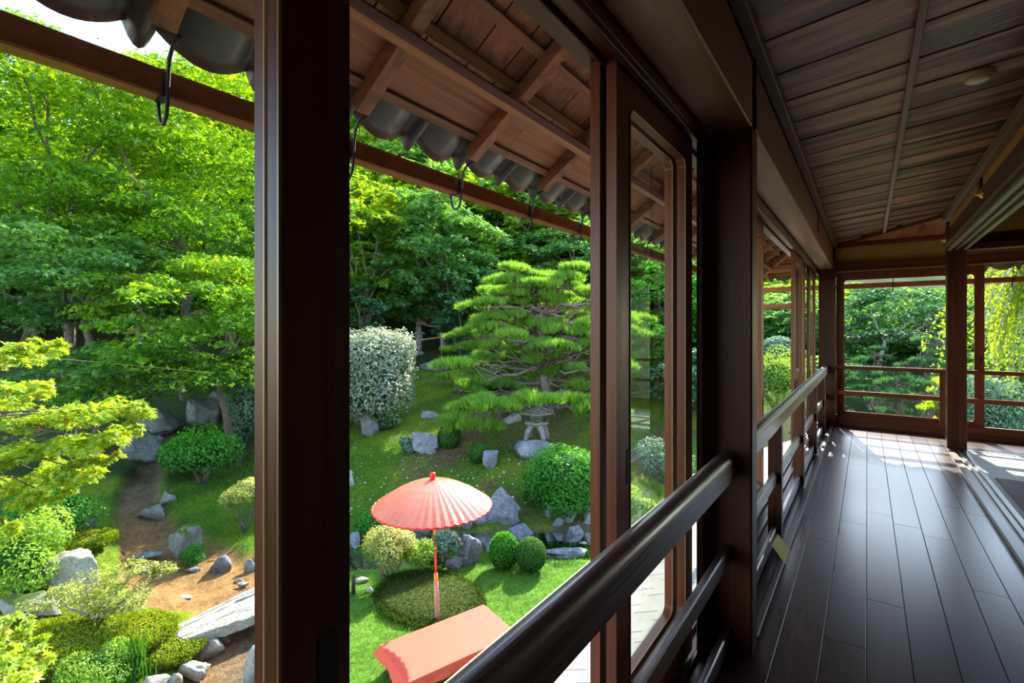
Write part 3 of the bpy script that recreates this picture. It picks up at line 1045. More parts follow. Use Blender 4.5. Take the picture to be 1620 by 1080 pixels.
# ---- ground
def build_ground():
    nd, ns = 280, 280
    dv = np.concatenate([np.linspace(2.5, 5.5, 8), np.geomspace(5.6, 110, nd - 8)])
    rv = np.linspace(-1.55, 1.75, ns)
    D, R = np.meshgrid(dv, rv, indexing='ij')
    S = R * D
    Ee = ground_e(S, D)
    # fine moss and turf lumps
    fine = (.022 * wav(S, D, 6.1, .4) + .012 * wav(S, D, 13.0, 1.9)) * sstep(30, 12, D)
    d1 = pl_dist(S, D, STREAM[0]) / stream_w(S)
    d2 = pl_dist(S, D, STREAM[1]) / .55
    dd = np.minimum(d1, d2)
    lawn = sstep(11.2, 10.4, D) * sstep(-4.2, -3.4, S)
    Ee = Ee + fine * (1 - .75 * lawn) * sstep(.9, 1.3, dd)
    V = wpt_np(S, D, Ee).reshape(-1, 3)
    idx = np.arange(nd * ns).reshape(nd, ns)
    F = np.stack([idx[:-1, :-1], idx[:-1, 1:], idx[1:, 1:], idx[1:, :-1]], -1).reshape(-1, 4)
    # what grows where (colours of the ground itself)
    sand = np.array([.34, .185, .075])
    mud = np.array([.17, .125, .085])
    moss_y = np.array([.16, .22, .012])
    moss_g = np.array([.055, .125, .014])
    turf = np.array([.085, .20, .025])
    earth = np.array([.12, .075, .042])
    wood_f = np.array([.035, .055, .014])
    n1 = wav(S, D, 1.9, .3)
    n2 = wav(S, D, 4.7, 1.1)
    n3 = wav(S, D, .8, 2.2)
    col = moss_g + (moss_y - moss_g) * sstep(-.5, .6, n1 + .3 * n2)[..., None] * .7
    k = sstep(0.10, .55, n3 + .45 * n2) * sstep(11.5, 13.5, D) * sstep(27, 20, D) * sstep(-5, -2, S)
    k = np.maximum(k, .75 * sstep(2.2, .6, np.hypot(S - .9, (D - 17.5) * .6)))
    col = col * (1 - k[..., None]) + earth * k[..., None]
    col = col * (1 - lawn[..., None]) + (turf * (1 + .25 * n2[..., None])) * lawn[..., None]
    nearm = sstep(-4.6, -5.4, S) * sstep(10.2, 9.0, D)
    bright = (moss_y * 1.15) * (.8 + .35 * n2[..., None])
    col = col * (1 - nearm[..., None]) + bright * nearm[..., None]
    far = np.maximum(sstep(24, 30, D), sstep(-4.5, -7.5, S) * sstep(13.2, 15.5, D))
    far = np.maximum(far, sstep(5.5, 8.0, S))
    col = col * (1 - far[..., None]) + wood_f * far[..., None]
    bed = sstep(1.12, .92, dd)
    sandy = sstep(-3.8, -5.2, S) * (1 - .75 * sstep(11.0, 14.0, D))
    bc = mud + (sand - mud) * sandy[..., None]
    bc = bc * (.82 + .25 * n2[..., None])
    col = col * (1 - bed[..., None]) + bc * bed[..., None]
    col = np.clip(col, .004, 1).reshape(-1, 3)
    t = NT('garden_ground')
    at = t.n('Attribute', {'attribute_name': 'ground_col'}).outputs['Color']
    co = t.n('TexCoord').outputs['Object']
    a = t.n('TexNoise', Vector=co, Scale=9.0, Detail=8.0, Roughness=0.75).outputs[0]
    b_ = t.n('TexNoise', Vector=co, Scale=45.0, Detail=4.0, Roughness=0.7).outputs[0]
    f = t.n('Math', {'operation': 'MULTIPLY_ADD'}, i0=a, i1=1.1, i2=t.n('Math', {'operation': 'MULTIPLY'}, i0=b_, i1=0.9).outputs[0]).outputs[0]
    c = t.mix(1.0, at, t.ramp(f, [(.55, (.35, .35, .32)), (1.0, (1.0, 1.0, 1.0)), (1.0, (1.5, 1.45, 1.3))]), 'MULTIPLY')
    bp = t.n('Bump', Strength=0.9, Distance=0.05, Height=f).outputs[0]
    p = t.n('BsdfPrincipled', Base_Color=c, Roughness=0.95, Normal=bp)
    p.inputs['Specular IOR Level'].default_value = 0.12
    m = t.done(p.outputs[0])
    o = mobj('ground', V, F, m, None, True, {'ground_col': col})
    tag(o, 'mossy garden ground rising from the lawn to the wooded slope', 'ground', kind='structure')


build_ground()


# ---- leaf machinery
def shape_maple(lobes=5):
    angs = {5: (-80, -40, 0, 40, 80), 3: (-58, 0, 58)}[lobes]
    lens = {5: (.62, .9, 1.0, .9, .62), 3: (.85, 1.0, .85)}[lobes]
    V, F = [], []
    for a, l in zip(angs, lens):
        a = math.radians(a)
        w = .15 if lobes == 5 else .22
        ca, sa = math.cos(a), math.sin(a)
        b0 = len(V)
        for (u, v, z) in ((0, 0, 0), (.42 * l, w * l, .02), (l, 0, -.10 * l), (.42 * l, -w * l, .02)):
            V.append((u * ca - v * sa, u * sa + v * ca, z))
        F.append([b0, b0 + 1, b0 + 2, b0 + 3])
    return np.array(V), np.array(F)


SH = {'oval': (np.array([(0, 0, 0), (.5, .27, .06), (1, 0, -.06), (.5, -.27, .06)]), np.array([[0, 1, 2, 3]])),
      'wide': (np.array([(0, 0, 0), (.45, .42, .05), (1, 0, -.08), (.45, -.42, .05)]), np.array([[0, 1, 2, 3]])),
      'long': (np.array([(0, 0, 0), (.45, .14, .04), (1, 0, -.12), (.45, -.14, .04)]), np.array([[0, 1, 2, 3]])),
      'maple5': shape_maple(5), 'maple3': shape_maple(3),
      'blade': (np.array([(0, .05, 0), (0, -.05, 0), (.6, -.035, .06), (1, 0, .2)]), np.array([[0, 1, 2, 3]]))}


def unit(a):
    return a / np.maximum(np.linalg.norm(a, axis=-1, keepdims=True), 1e-9)


def leaves(name, P, N, size, tint, shape, mat, parent, rng, T=None):
    sv, sf = SH[shape]
    n = len(P)
    N = unit(N)
    if T is None:
        T = rng.normal(size=(n, 3))
    T = unit(T - (T * N).sum(-1, keepdims=True) * N)
    B = np.cross(N, T)
    V = P[:, None, :] + size[:, None, None] * (sv[None, :, 0, None] * T[:, None, :] + sv[None, :, 1, None] * B[:, None, :] + sv[None, :, 2, None] * N[:, None, :])
    k = len(sv)
    F = (sf[None] + (np.arange(n) * k)[:, None, None]).reshape(-1, sf.shape[1])
    o = mobj(name, V.reshape(-1, 3), F, mat, parent, False, {'tint': np.repeat(np.clip(tint, 0, 1), k)})
    o['kind'] = 'stuff'
    return o


LM = {}
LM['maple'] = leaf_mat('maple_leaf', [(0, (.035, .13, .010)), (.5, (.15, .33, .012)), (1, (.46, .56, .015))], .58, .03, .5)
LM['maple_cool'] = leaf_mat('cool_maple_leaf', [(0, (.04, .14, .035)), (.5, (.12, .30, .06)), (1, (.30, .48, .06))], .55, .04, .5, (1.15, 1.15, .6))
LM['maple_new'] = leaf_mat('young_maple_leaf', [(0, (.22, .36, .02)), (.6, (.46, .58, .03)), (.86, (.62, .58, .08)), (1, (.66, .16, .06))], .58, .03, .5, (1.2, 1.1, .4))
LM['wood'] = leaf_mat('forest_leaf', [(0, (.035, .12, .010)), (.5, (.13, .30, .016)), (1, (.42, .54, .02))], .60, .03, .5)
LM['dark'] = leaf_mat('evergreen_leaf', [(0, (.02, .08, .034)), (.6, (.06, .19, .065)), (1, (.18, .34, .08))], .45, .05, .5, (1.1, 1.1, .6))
LM['azalea'] = leaf_mat('azalea_leaf', [(0, (.02, .13, .008)), (.6, (.055, .28, .012)), (1, (.15, .45, .02))], .42, .025, .5)
LM['lime'] = leaf_mat('lime_leaf', [(0, (.10, .26, .02)), (.6, (.28, .46, .03)), (1, (.50, .62, .10))], .5, .03, .5)
LM['pale'] = leaf_mat('pale_leaf', [(0, (.12, .18, .03)), (.5, (.38, .42, .09)), (1, (.68, .60, .24))], .45, .04, .5)
LM['silver'] = leaf_mat('silver_leaf', [(0, (.08, .12, .06)), (.5, (.26, .31, .20)), (.9, (.56, .58, .44)), (1, (.66, .58, .14))], .35, .05, .45, (1.1, 1.1, .75))
LM['teal'] = leaf_mat('teal_leaf', [(0, (.04, .12, .06)), (.6, (.14, .28, .16)), (1, (.40, .52, .34))], .35, .06, .45, (1.1, 1.1, .7))
LM['dome'] = leaf_mat('clipped_leaf', [(0, (.022, .09, .012)), (.6, (.055, .17, .018)), (1, (.14, .27, .03))], .35, .02, .5)
LM['pine'] = leaf_mat('pine_needle', [(0, (.07, .17, .03)), (.5, (.19, .40, .04)), (1, (.46, .62, .04))], .50, .03, .5)
LM['weep'] = leaf_mat('cherry_leaf', [(0, (.20, .36, .02)), (.6, (.44, .60, .02)), (1, (.66, .70, .06))], .58, .03, .5, (1.2, 1.1, .4))
LM['grass'] = leaf_mat('grass_blade', [(0, (.06, .18, .014)), (.6, (.14, .32, .022)), (1, (.34, .44, .06))], .42, .02, .5)
LM['moss'] = leaf_mat('moss_frond', [(0, (.07, .11, .006)), (.5, (.20, .28, .008)), (1, (.46, .46, .015))], .45, .01, .5)
BARK = stone_mat('grey_bark', (.05, .035, .028), (.13, .10, .08), (.26, .21, .18), 9)
BARKR = stone_mat('red_pine_bark', (.10, .06, .05), (.25, .17, .145), (.40, .33, .30), 7)
BARKP = stone_mat('pale_bark', (.16, .14, .12), (.34, .31, .28), (.55, .52, .48), 10)
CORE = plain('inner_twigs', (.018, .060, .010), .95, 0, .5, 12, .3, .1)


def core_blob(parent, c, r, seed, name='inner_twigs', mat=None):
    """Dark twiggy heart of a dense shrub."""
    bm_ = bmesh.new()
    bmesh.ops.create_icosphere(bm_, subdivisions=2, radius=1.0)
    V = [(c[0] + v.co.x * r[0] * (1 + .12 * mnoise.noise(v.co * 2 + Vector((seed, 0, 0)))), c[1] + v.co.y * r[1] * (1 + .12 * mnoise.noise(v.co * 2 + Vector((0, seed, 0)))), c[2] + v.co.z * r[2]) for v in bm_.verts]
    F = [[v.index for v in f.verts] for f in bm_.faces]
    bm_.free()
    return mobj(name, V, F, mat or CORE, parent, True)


def wobble(p0, p1, n, amp, rng):
    p0, p1 = Vector(p0), Vector(p1)
    P = []
    L = (p1 - p0).length
    for i in range(n + 1):
        t = i / n
        p = p0.lerp(p1, t)
        if 0 < i < n:
            p = p + Vector(rng.normal(size=3) * amp * L)
        P.append(p)
    return P


def sprays(centers, rads, per, rng, flat=.22, droop=.35, out_from=None, norm_jit=.45):
    """Leaf positions in flat drooping sprays."""
    Ps, Ns = [], []
    for c, r, m in zip(centers, rads, per):
        q = np.sqrt(rng.random(m))
        a = rng.random(m) * 2 * np.pi
        x, y = q * np.cos(a) * r, q * np.sin(a) * r
        z = -droop * r * q * q + rng.normal(size=m) * flat * r * .45
        P = np.stack([x, y, z], -1) + c
        N = np.stack([x / r * .5, y / r * .5, np.ones(m)], -1) + rng.normal(size=(m, 3)) * norm_jit
        if out_from is not None:
            o_ = unit(c - out_from)
            P = P + np.outer(q * 0, o_)
            N = N + o_ * .35
        Ps.append(P)
        Ns.append(N)
    return np.concatenate(Ps), np.concatenate(Ns)


def foliage_tree(name, label, cat, base, crown, R, seed, npad, nspray, nleaf, lsize, shape, mat, bark=None, group=None, flat=.22, droop=.4, padr=.34, shell=.55, trunk_r=.14, tint_up=.5, limbs=9, lean=None):
    rng = np.random.default_rng(seed)
    base = np.array(base, float)
    crown = np.array(crown, float)
    R = np.array(R, float)
    root = thing(name, label, cat, tuple(base), group)
    dirs = unit(rng.normal(size=(npad, 3)))
    rr = shell + (1 - shell) * rng.random(npad) ** .6
    pc = crown + dirs * rr[:, None] * R
    centers, rads, ptint = [], [], []
    pr = padr * R[:2].mean()
    for c, t in zip(pc, dirs):
        k = rng.integers(int(nspray * .6), int(nspray * 1.4) + 1)
        q = np.sqrt(rng.random(k))
        a = rng.random(k) * 2 * np.pi
        pp = pr * (.7 + .6 * rng.random())
        x, y = q * np.cos(a) * pp, q * np.sin(a) * pp
        z = -.30 * pp * q * q + rng.normal(size=k) * .05 * pp
        oz = t[:2] * .25
        z = z - (x * oz[0] + y * oz[1])
        for i in range(k):
            centers.append(c + np.array([x[i], y[i], z[i]]))
            rads.append(pp * (.28 + .2 * rng.random()))
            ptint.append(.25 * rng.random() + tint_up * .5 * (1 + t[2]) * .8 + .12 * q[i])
    centers = np.array(centers)
    per = [max(8, int(nleaf * (.7 + .6 * rng.random()))) for _ in centers]
    P, N = sprays(centers, rads, per, rng, flat, droop)
    tint = np.repeat(np.array(ptint), per) + rng.normal(size=len(P)) * .13
    size = lsize * (.7 + .6 * rng.random(len(P)))
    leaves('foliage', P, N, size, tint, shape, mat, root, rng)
    # trunk and limbs
    fork = base * .45 + crown * .55
    fork[2] = base[2] + (crown[2] - R[2] * .5 - base[2]) * .8 if crown[2] - R[2] * .5 > base[2] else base[2] + .3 * (crown[2] - base[2])
    if lean is not None:
        fork = fork + np.array(lean)
    tp = wobble(base - np.array([0, 0, .15]), fork, 5, .025, rng)
    tr = [trunk_r * (1.15 - .45 * i / 5) for i in range(6)]
    tubes('trunk', [(tp, tr)], bark or BARK, root, 8)
    spec = []
    pick = rng.choice(npad, min(limbs, npad), replace=False)
    for k in pick:
        mid = fork * .55 + pc[k] * .45 + rng.normal(size=3) * .06 * R.mean() + np.array([0, 0, .05 * R[2]])
        P1 = wobble(fork, mid, 3, .04, rng) + wobble(mid, pc[k], 3, .05, rng)[1:]
        r0 = trunk_r * .5
        spec.append((P1, [r0 * (1 - .8 * i / (len(P1) - 1)) for i in range(len(P1))]))
    tubes('limbs', spec, bark or BARK, root, 6)
    return root


def at_px(px_, py_, d):
    rx, ry = ray_dir(px_, py_)
    return rx * d, d, ry * d


def px_tree(name, label, cat, px_, py_, d, rx, ry, seed, **kw):
    """Tree whose crown centre stands d metres off in line with a photo pixel; rx, ry in photo pixels."""
    s, d, e = at_px(px_, py_, d)
    crown = wpt(s, d, e)
    m = d / FPX
    bs = s + kw.pop('base_shift', 0.0)
    base = wpt(bs, d, float(ground_e(bs, d)))
    Rz = ry * m
    Rxy = rx * m
    return foliage_tree(name, label, cat, base, crown, (Rxy, Rxy * kw.pop('deep', 1.0), Rz), seed, **kw)


def shrub(name, label, cat, px_, py_, w, h, seed, n, lsize, shape, mat, group=None, d=None, deep=.9, lumps=9, core=.72, stem=0.0, tint_up=.5, squash=.55, jit=.5, clip=False, coremat=None):
    """Rounded shrub on the ground at a photo pixel; w, h in photo pixels."""
    rng = np.random.default_rng(seed)
    if d is None:
        s, d, e = spot(px_, py_)
    else:
        s, d, e = at_px(px_, py_, d)
    m = d / FPX
    rx, rz = w * m / 2, h * m / 2
    base = wpt(s, d + rx * deep * .4, e)
    root = thing(name, label, cat, tuple(base), group)
    c = np.array(base) + np.array([0, 0, rz * (1 + stem)])
    R = np.array([rx, rx * deep, rz * (1 - stem * .3)])
    if clip:
        dirs = unit(rng.normal(size=(n, 3)))
        lump = np.array([mnoise.noise(Vector(v * 3.0) + Vector((seed, 0, 0))) for v in dirs])[:, None] if coremat is not None else 0
        P = c + dirs * R * (.93 + .08 * rng.random((n, 1)) + .10 * lump)
        N = dirs + rng.normal(size=(n, 3)) * jit
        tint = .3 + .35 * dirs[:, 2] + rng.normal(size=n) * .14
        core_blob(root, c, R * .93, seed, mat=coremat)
    else:
        ld = unit(rng.normal(size=(lumps, 3)))
        ld[:, 2] = np.abs(ld[:, 2]) * .9 - .25 if stem > 0 else rng.uniform(-.85, .85, lumps)
        lc = c + ld * R * .58
        lr = squash * (.75 + .5 * rng.random(lumps))
        k = rng.integers(0, lumps, n)
        dirs = unit(rng.normal(size=(n, 3)))
        P = lc[k] + dirs * R * lr[k][:, None] * (.80 + .22 * rng.random((n, 1)))
        N = dirs + np.array([0, 0, .5]) + rng.normal(size=(n, 3)) * jit
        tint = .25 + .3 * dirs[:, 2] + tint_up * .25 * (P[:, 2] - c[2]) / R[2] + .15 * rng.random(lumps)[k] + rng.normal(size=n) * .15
        if core > 0:
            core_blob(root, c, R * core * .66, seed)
    keep = P[:, 2] > base.z - .02
    P, N, tint = P[keep], N[keep], tint[keep]
    size = lsize * (.7 + .6 * rng.random(len(P)))
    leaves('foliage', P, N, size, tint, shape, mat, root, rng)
    spec = []
    for q in range(5):
        a = rng.random() * 6.28
        top = c + np.array([math.cos(a) * R[0] * .5, math.sin(a) * R[1] * .5, 0])
        b0 = np.array(base) + np.array([math.cos(a) * .06 * R[0], math.sin(a) * .06 * R[1], -.06])
        pth = wobble(b0, top, 4, .06, rng)
        r0 = max(.012, .05 * R[0])
        spec.append((pth, [r0 * (1 - .6 * i / 4) for i in range(5)]))
    tubes('stems', spec, BARK, root, 6)
    return root


def copy_tree(root, loc, rotz, scale, label, group):
    """A copy of a tree with copies of its parts (mesh data shared)."""
    r = root.copy()
    COL.objects.link(r)
    r.location = loc
    r.rotation_euler = (0, 0, rotz)
    r.scale = scale
    r['label'] = label
    r['group'] = group
    for ch in list(root.children):
        c = ch.copy()
        COL.objects.link(c)
        c.parent = r
    return r


# ---- rocks
STONE = {'grey': stone_mat('blue_grey_stone', (.06, .065, .075), (.19, .20, .215), (.40, .41, .42), 2.6),
         'pale': stone_mat('pale_stone', (.15, .13, .10), (.36, .33, .28), (.58, .55, .49), 3.0),
         'purple': stone_mat('purple_grey_stone', (.05, .05, .058), (.16, .155, .17), (.38, .37, .39), 2.4),
         'moss': stone_mat('mossy_stone', (.07, .065, .05), (.20, .19, .16), (.40, .39, .35), 2.8, .45),
         'dark': stone_mat('dark_ravine_stone', (.05, .055, .06), (.13, .14, .15), (.30, .31, .32), 2.4, .15)}
ICO = {}


def rock_geo(seed, flat_cuts=9, rough=.16, sub=4):
    if sub not in ICO:
        b = bmesh.new()
        bmesh.ops.create_icosphere(b, subdivisions=sub, radius=1.0)
        b.verts.ensure_lookup_table()
        ICO[sub] = (np.array([v.co[:] for v in b.verts]), [[v.index for v in f.verts] for f in b.faces])
        b.free()
    rng = np.random.default_rng(seed)
    V = ICO[sub][0].copy()
    for _ in range(flat_cuts):
        nn = unit(rng.normal(size=3))
        h = rng.uniform(.42, .80)
        dd = V @ nn
        V = V - np.outer(np.maximum(dd - h, 0) * .97, nn)
    off = rng.normal(size=3) * 10
    f = np.array([mnoise.fractal(Vector(v * 2.1 + off), .6, 2.2, 5) for v in V])
    V = V * (1 + rough * f[:, None])
    V = (V - (V.max(0) + V.min(0)) / 2) / ((V.max(0) - V.min(0)) / 2)
    return V


def rock(px_, py_, w, h, label, kind='grey', seed=0, peak=0.0, deep=.62, d=None, group='garden stones', yaw=None, sink=.25, cuts=13):
    s, dd, e = spot(px_, py_) if d is None else at_px(px_, py_, d)
    m = dd / FPX
    sph = abs(e) / math.hypot(e, dd)
    h = math.sqrt(max((.35 * h) ** 2, h * h - (.8 * w * deep * sph) ** 2))
    rx, rz = w * m / 2, h * m / 2
    sub = 4 if w > 44 else 3
    V = rock_geo(seed + 100, cuts, .16, sub)
    if peak:
        t = (V[:, 2] + 1) / 2
        V[:, 0] = V[:, 0] * (1 - peak * t) - .10 * t * peak
        V[:, 1] *= (1 - peak * t)
    V = V * np.array([rx, rx * deep, rz * (1 + sink)])
    base = wpt(s, dd + rx * deep * .35, e)
    V[:, 2] += rz * (1 - sink)
    yaw = TH if yaw is None else yaw
    c_, s_ = math.cos(yaw), math.sin(yaw)
    V = np.stack([V[:, 0] * c_ - V[:, 1] * s_, V[:, 0] * s_ + V[:, 1] * c_, V[:, 2]], -1) + np.array(base)
    o = mobj('garden_rock' if w > 26 else 'garden_stone', V, ICO[sub][1], STONE[kind], None, True, None, base)
    tag(o, label, 'rock' if w > 26 else 'stone', group)
    return o


rocks = [
    (797, 832, 110, 62, 'large pointed blue-grey boulder on the far stream bank', 'purple', 1, .9),
    (823, 847, 40, 18, 'flat grey stone lying in the stream below the pointed boulder', 'purple', 2, 0, .45),
    (874, 817, 24, 20, 'grey bank stone under the left end of the bright round bush', 'grey', 3, 0),
    (900, 825, 28, 22, 'squarish grey bank stone below the bright round bush', 'grey', 4, 0),
    (883, 833, 20, 16, 'small grey stone at the water edge between two bank stones', 'grey', 5, 0),
    (911, 850, 30, 19, 'rounded dark grey stone standing in the stream', 'purple', 6, .2),
    (931, 828, 16, 22, 'grey bank stone half hidden by the orange door stile', 'grey', 7, 0),
    (890, 880, 84, 14, 'long low pale slab stone at the lawn edge', 'grey', 8, 0, .3),
    (922, 864, 13, 7, 'tiny pale stone at the end of the long lawn slab', 'pale', 9, 0),
    (742, 893, 52, 46, 'purple-grey upright boulder between shrub and clipped ball', 'purple', 10, .35),
    (722, 899, 36, 20, 'low purple-grey rock at the foot of the upright boulder', 'purple', 11, 0),
    (757, 830, 30, 18, 'grey stone on the stream edge under the parasol rim', 'grey', 12, 0),
    (734, 837, 28, 16, 'rough pale grey stone beside the stream under the parasol', 'grey', 13, 0),
    (667, 845, 30, 16, 'dark stone seen between parasol and variegated shrub', 'purple', 14, 0),
    (560, 860, 18, 18, 'grey stone beside the dark stile at the stream', 'grey', 15, 0),
    (572, 922, 22, 9, 'small pale stone beside the black stake', 'pale', 16, 0),
    (584, 937, 12, 8, 'tiny pale stone in front of the black stake', 'pale', 17, 0),
    (671, 718, 48, 36, 'fractured grey boulder beside the clipped dome on the slope', 'grey', 19, .15),
    (776, 741, 28, 28, 'rounded pale stone right of the small clipped dome', 'grey', 20, .1),
    (846, 724, 62, 32, 'broad pale rock carrying the snow-viewing lantern', 'grey', 21, -.12),
    (680, 661, 30, 11, 'flat grey stepping stone on the mossy slope', 'grey', 22, 0),
    (690, 585, 54, 18, 'long bluish slab rock near the distant lantern', 'grey', 23, -.1),
    (738, 620, 46, 20, 'low grey rock beneath the pine branches', 'grey', 24, 0),
    (584, 688, 30, 38, 'square grey block under the silvery bush', 'purple', 25, -.05),
    (555, 770, 12, 26, 'pale stone cut by the dark stile on the slope', 'pale', 26, .2),
    (810, 668, 32, 15, 'flat pale stone left of the snow-viewing lantern', 'pale', 27, 0),
    (908, 592, 24, 14, 'small grey rock behind the pine trunk', 'grey', 28, 0),
    (214, 730, 62, 46, 'big dark bluish boulder at the head of the ravine', 'dark', 30, 0),
    (250, 726, 28, 16, 'dark ravine stone right of the big bluish boulder', 'dark', 31, 0),
    (240, 690, 74, 44, 'shadowy rock ledge above the ravine boulder', 'dark', 32, 0),
    (312, 676, 66, 48, 'shadowy cliff rock behind the round azalea', 'dark', 33, 0),
    (352, 655, 50, 36, 'dark rock under the bluish leaves by the stile', 'dark', 34, 0),
    (238, 824, 40, 28, 'mossy grey rock beside the upstream sand', 'moss', 35, .1),
    (264, 798, 28, 20, 'grey rock above the mossy rock upstream', 'moss', 36, 0),
    (286, 882, 62, 50, 'large weathered rock leaning at the moss bank', 'moss', 37, .3),
    (232, 888, 46, 18, 'low bluish rock left of the weathered rock', 'grey', 38, 0),
    (346, 906, 40, 28, 'rounded grey-pink rock at the foot of the moss bank', 'purple', 39, .2),
    (383, 930, 18, 9, 'small white stone on the sand', 'pale', 40, 0),
    (376, 921, 14, 7, 'small pale stone behind the white one on the sand', 'pale', 41, 0),
    (396, 905, 18, 20, 'grey stone at the sand edge beside the dark stile', 'grey', 42, 0),
    (226, 906, 22, 9, 'small stone in the shaded sand upstream of the bonsai', 'grey', 44, 0),
    (293, 946, 24, 5, 'thin pale stone lying in the stream sand', 'pale', 45, 0),
    (304, 905, 24, 8, 'dark little stone below the weathered rock', 'purple', 46, 0),
    (104, 940, 104, 66, 'huge pale sunlit boulder behind the bonsai tree', 'pale', 147, 0),
    (36, 985, 92, 46, 'dark flank rock below the sunlit bush', 'moss', 48, 0),
    (132, 842, 42, 28, 'mossy rock between clipped hedge and sand', 'moss', 49, .1),
    (326, 1042, 56, 36, 'rounded pale boulder in front of the stone bridge', 'pale', 50, 0),
    (351, 1018, 26, 16, 'small dark-topped stone against the stone bridge', 'pale', 51, 0),
    (304, 1080, 48, 34, 'second pale boulder edging the near channel', 'pale', 52, 0),
    (272, 1086, 24, 22, 'small pale boulder at the bottom frame edge', 'pale', 53, 0),
    (240, 1090, 44, 20, 'flat pale stone at the bottom behind reeds', 'pale', 54, 0),
    (402, 1080, 44, 56, 'pale boulder on the far side of the near channel', 'pale', 55, .1)]
for r_ in rocks:
    rock(*r_)

# ---- stone slab bridge
def slab(name, label, corners, e_top, th_, seed, mat):
    rng = np.random.default_rng(seed)
    n = 14
    top = []
    c4 = []
    for (px_, py_) in corners:
        rx, ry = ray_dir(px_, py_)
        d = e_top / ry
        c4.append(np.array([rx * d, d]))
    a, b_, c_, d_ = c4
    ring = []
    for p, q in ((a, b_), (b_, c_), (c_, d_), (d_, a)):
        for i in range(n):
            t = i / n
            v = p * (1 - t) + q * t
            ring.append(v + rng.normal(size=2) * .012)
    ring = np.array(ring)
    cen = ring.mean(0)
    V, F = [], []
    m = len(ring)
    for sc_, de in ((1.0, -th_), (1.03, -th_ * .5), (1.0, -.02), (.96, 0.0), (.5, .008), (.05, .01)):
        for k, v in enumerate(ring):
            p = cen + (v - cen) * sc_
            V.append(wpt(p[0], p[1], e_top + de + rng.normal() * .006))
    for r in range(5):
        for k in range(m):
            F.append([r * m + k, r * m + (k + 1) % m, (r + 1) * m + (k + 1) % m, (r + 1) * m + k])
    F.append([5 * m + k for k in range(m)])
    F.append([k for k in range(m)][::-1])
    o = mobj(name, V, F, mat, None, False)
    return tag(o, label, 'stone bridge', 'stone bridge slabs')


slab('bridge_slab', 'broad pale stone slab bridging the near channel', [(272, 1000), (286, 1014), (470, 948), (450, 919)], -4.78, .17, 3, STONE['pale'])
slab('bridge_slab', 'narrow rear stone slab behind the mossy seam of the bridge', [(276, 990), (283, 995), (452, 914), (440, 909)], -4.80, .15, 5, STONE['pale'])

# ---- water in the middle reach
def water():
    P = STREAM[0][:7]
    V, F = [], []
    pts = []
    for a, b_ in zip(P[:-1], P[1:]):
        for t in np.linspace(0, 1, 8, endpoint=False):
            pts.append(a * (1 - t) + b_ * t)
    pts = np.array([p for p in pts if p[0] > -4.9])
    for i, p in enumerate(pts):
        dr = pts[min(i + 1, len(pts) - 1)] - pts[max(i - 1, 0)]
        nr = np.array([-dr[1], dr[0]]) / np.hypot(*dr)
        w = float(stream_w(p[0])) * 1.12
        for k in (-1, 1):
            q = p + nr * w * k
            V.append(wpt(q[0], q[1], -5.165))
    F = [[2 * i, 2 * i + 1, 2 * i + 3, 2 * i + 2] for i in range(len(pts) - 1)]
    t = NT('shallow_water')
    co = t.n('TexCoord').outputs['Object']
    nn = t.n('TexNoise', Vector=co, Scale=6.0, Detail=3.0).outputs[0]
    bp = t.n('Bump', Strength=0.12, Distance=0.03, Height=nn).outputs[0]
    fr = t.n('Fresnel', IOR=1.33, Normal=bp).outputs[0]
    tr = t.n('BsdfTransparent', Color=(.85, .80, .70, 1)).outputs[0]
    gl = t.n('BsdfGlossy', Roughness=0.04, Normal=bp).outputs[0]
    m = t.done(t.n('MixShader', i0=fr, i1=tr, i2=gl).outputs[0])
    o = mobj('stream_water', V, F, m, None, True)
    tag(o, 'shallow brown water of the garden stream', 'water', kind='structure')


water()

# ---- lawn grass, moss fronds (nobody could count them)
def scatter_blades(name, label, cat, n, smin, smax, dmin, dmax, cond, size, mat, seed, shape='blade', up=.9):
    rng = np.random.default_rng(seed)
    S = rng.uniform(smin, smax, n)
    D = rng.uniform(dmin, dmax, n)
    d1 = pl_dist(S, D, STREAM[0]) / stream_w(S)
    d2 = pl_dist(S, D, STREAM[1]) / .55
    k = (np.minimum(d1, d2) > 1.18) & cond(S, D) & (-D * SN + S * CS < -.95)
    S, D = S[k], D[k]
    P = wpt_np(S, D, ground_e(S, D) + .005)
    m = len(P)
    N = rng.normal(size=(m, 3)) * np.array([1, 1, .25])
    T = np.stack([rng.normal(size=m) * (1 - up), rng.normal(size=m) * (1 - up), np.ones(m)], -1)
    tint = .45 + .25 * wav(S, D, 2.2, .5) + rng.normal(size=m) * .2
    o = leaves(name, P, N, size * (.6 + .8 * rng.random(m)), tint, shape, mat, None, rng, T)
    tag(o, label, cat, kind='stuff')


scatter_blades('lawn_grass', 'short bright green grass around the red bench', 'grass', 60000, -4.0, 3.6, 5.6, 11.2, lambda s, d: s > -4.0 + .2 * np.sin(d * 3), .05, LM['grass'], 5, 'blade', .72)
scatter_blades('moss_fronds', 'yellow-green moss carpet on the near banks of the stream', 'moss', 36000, -9.5, -3.9, 6.0, 10.2, lambda s, d: (s < -4.2) & (s > -1.15 * d), .045, LM['moss'], 6, 'blade', .45)
scatter_blades('bank_moss', 'deep green moss cover on the bank above the sand', 'moss', 46000, -9.5, -3.6, 9.8, 16.5, lambda s, d: s > -.80 * d, .075, LM['grass'], 8, 'blade', .40)
scatter_blades('slope_moss', 'dull green moss and tufts on the rising slope', 'moss', 38000, -6.5, 4.0, 12.6, 25, lambda s, d: np.abs(s + .2 * d) < .42 * d, .07, LM['moss'], 7, 'blade', .5)

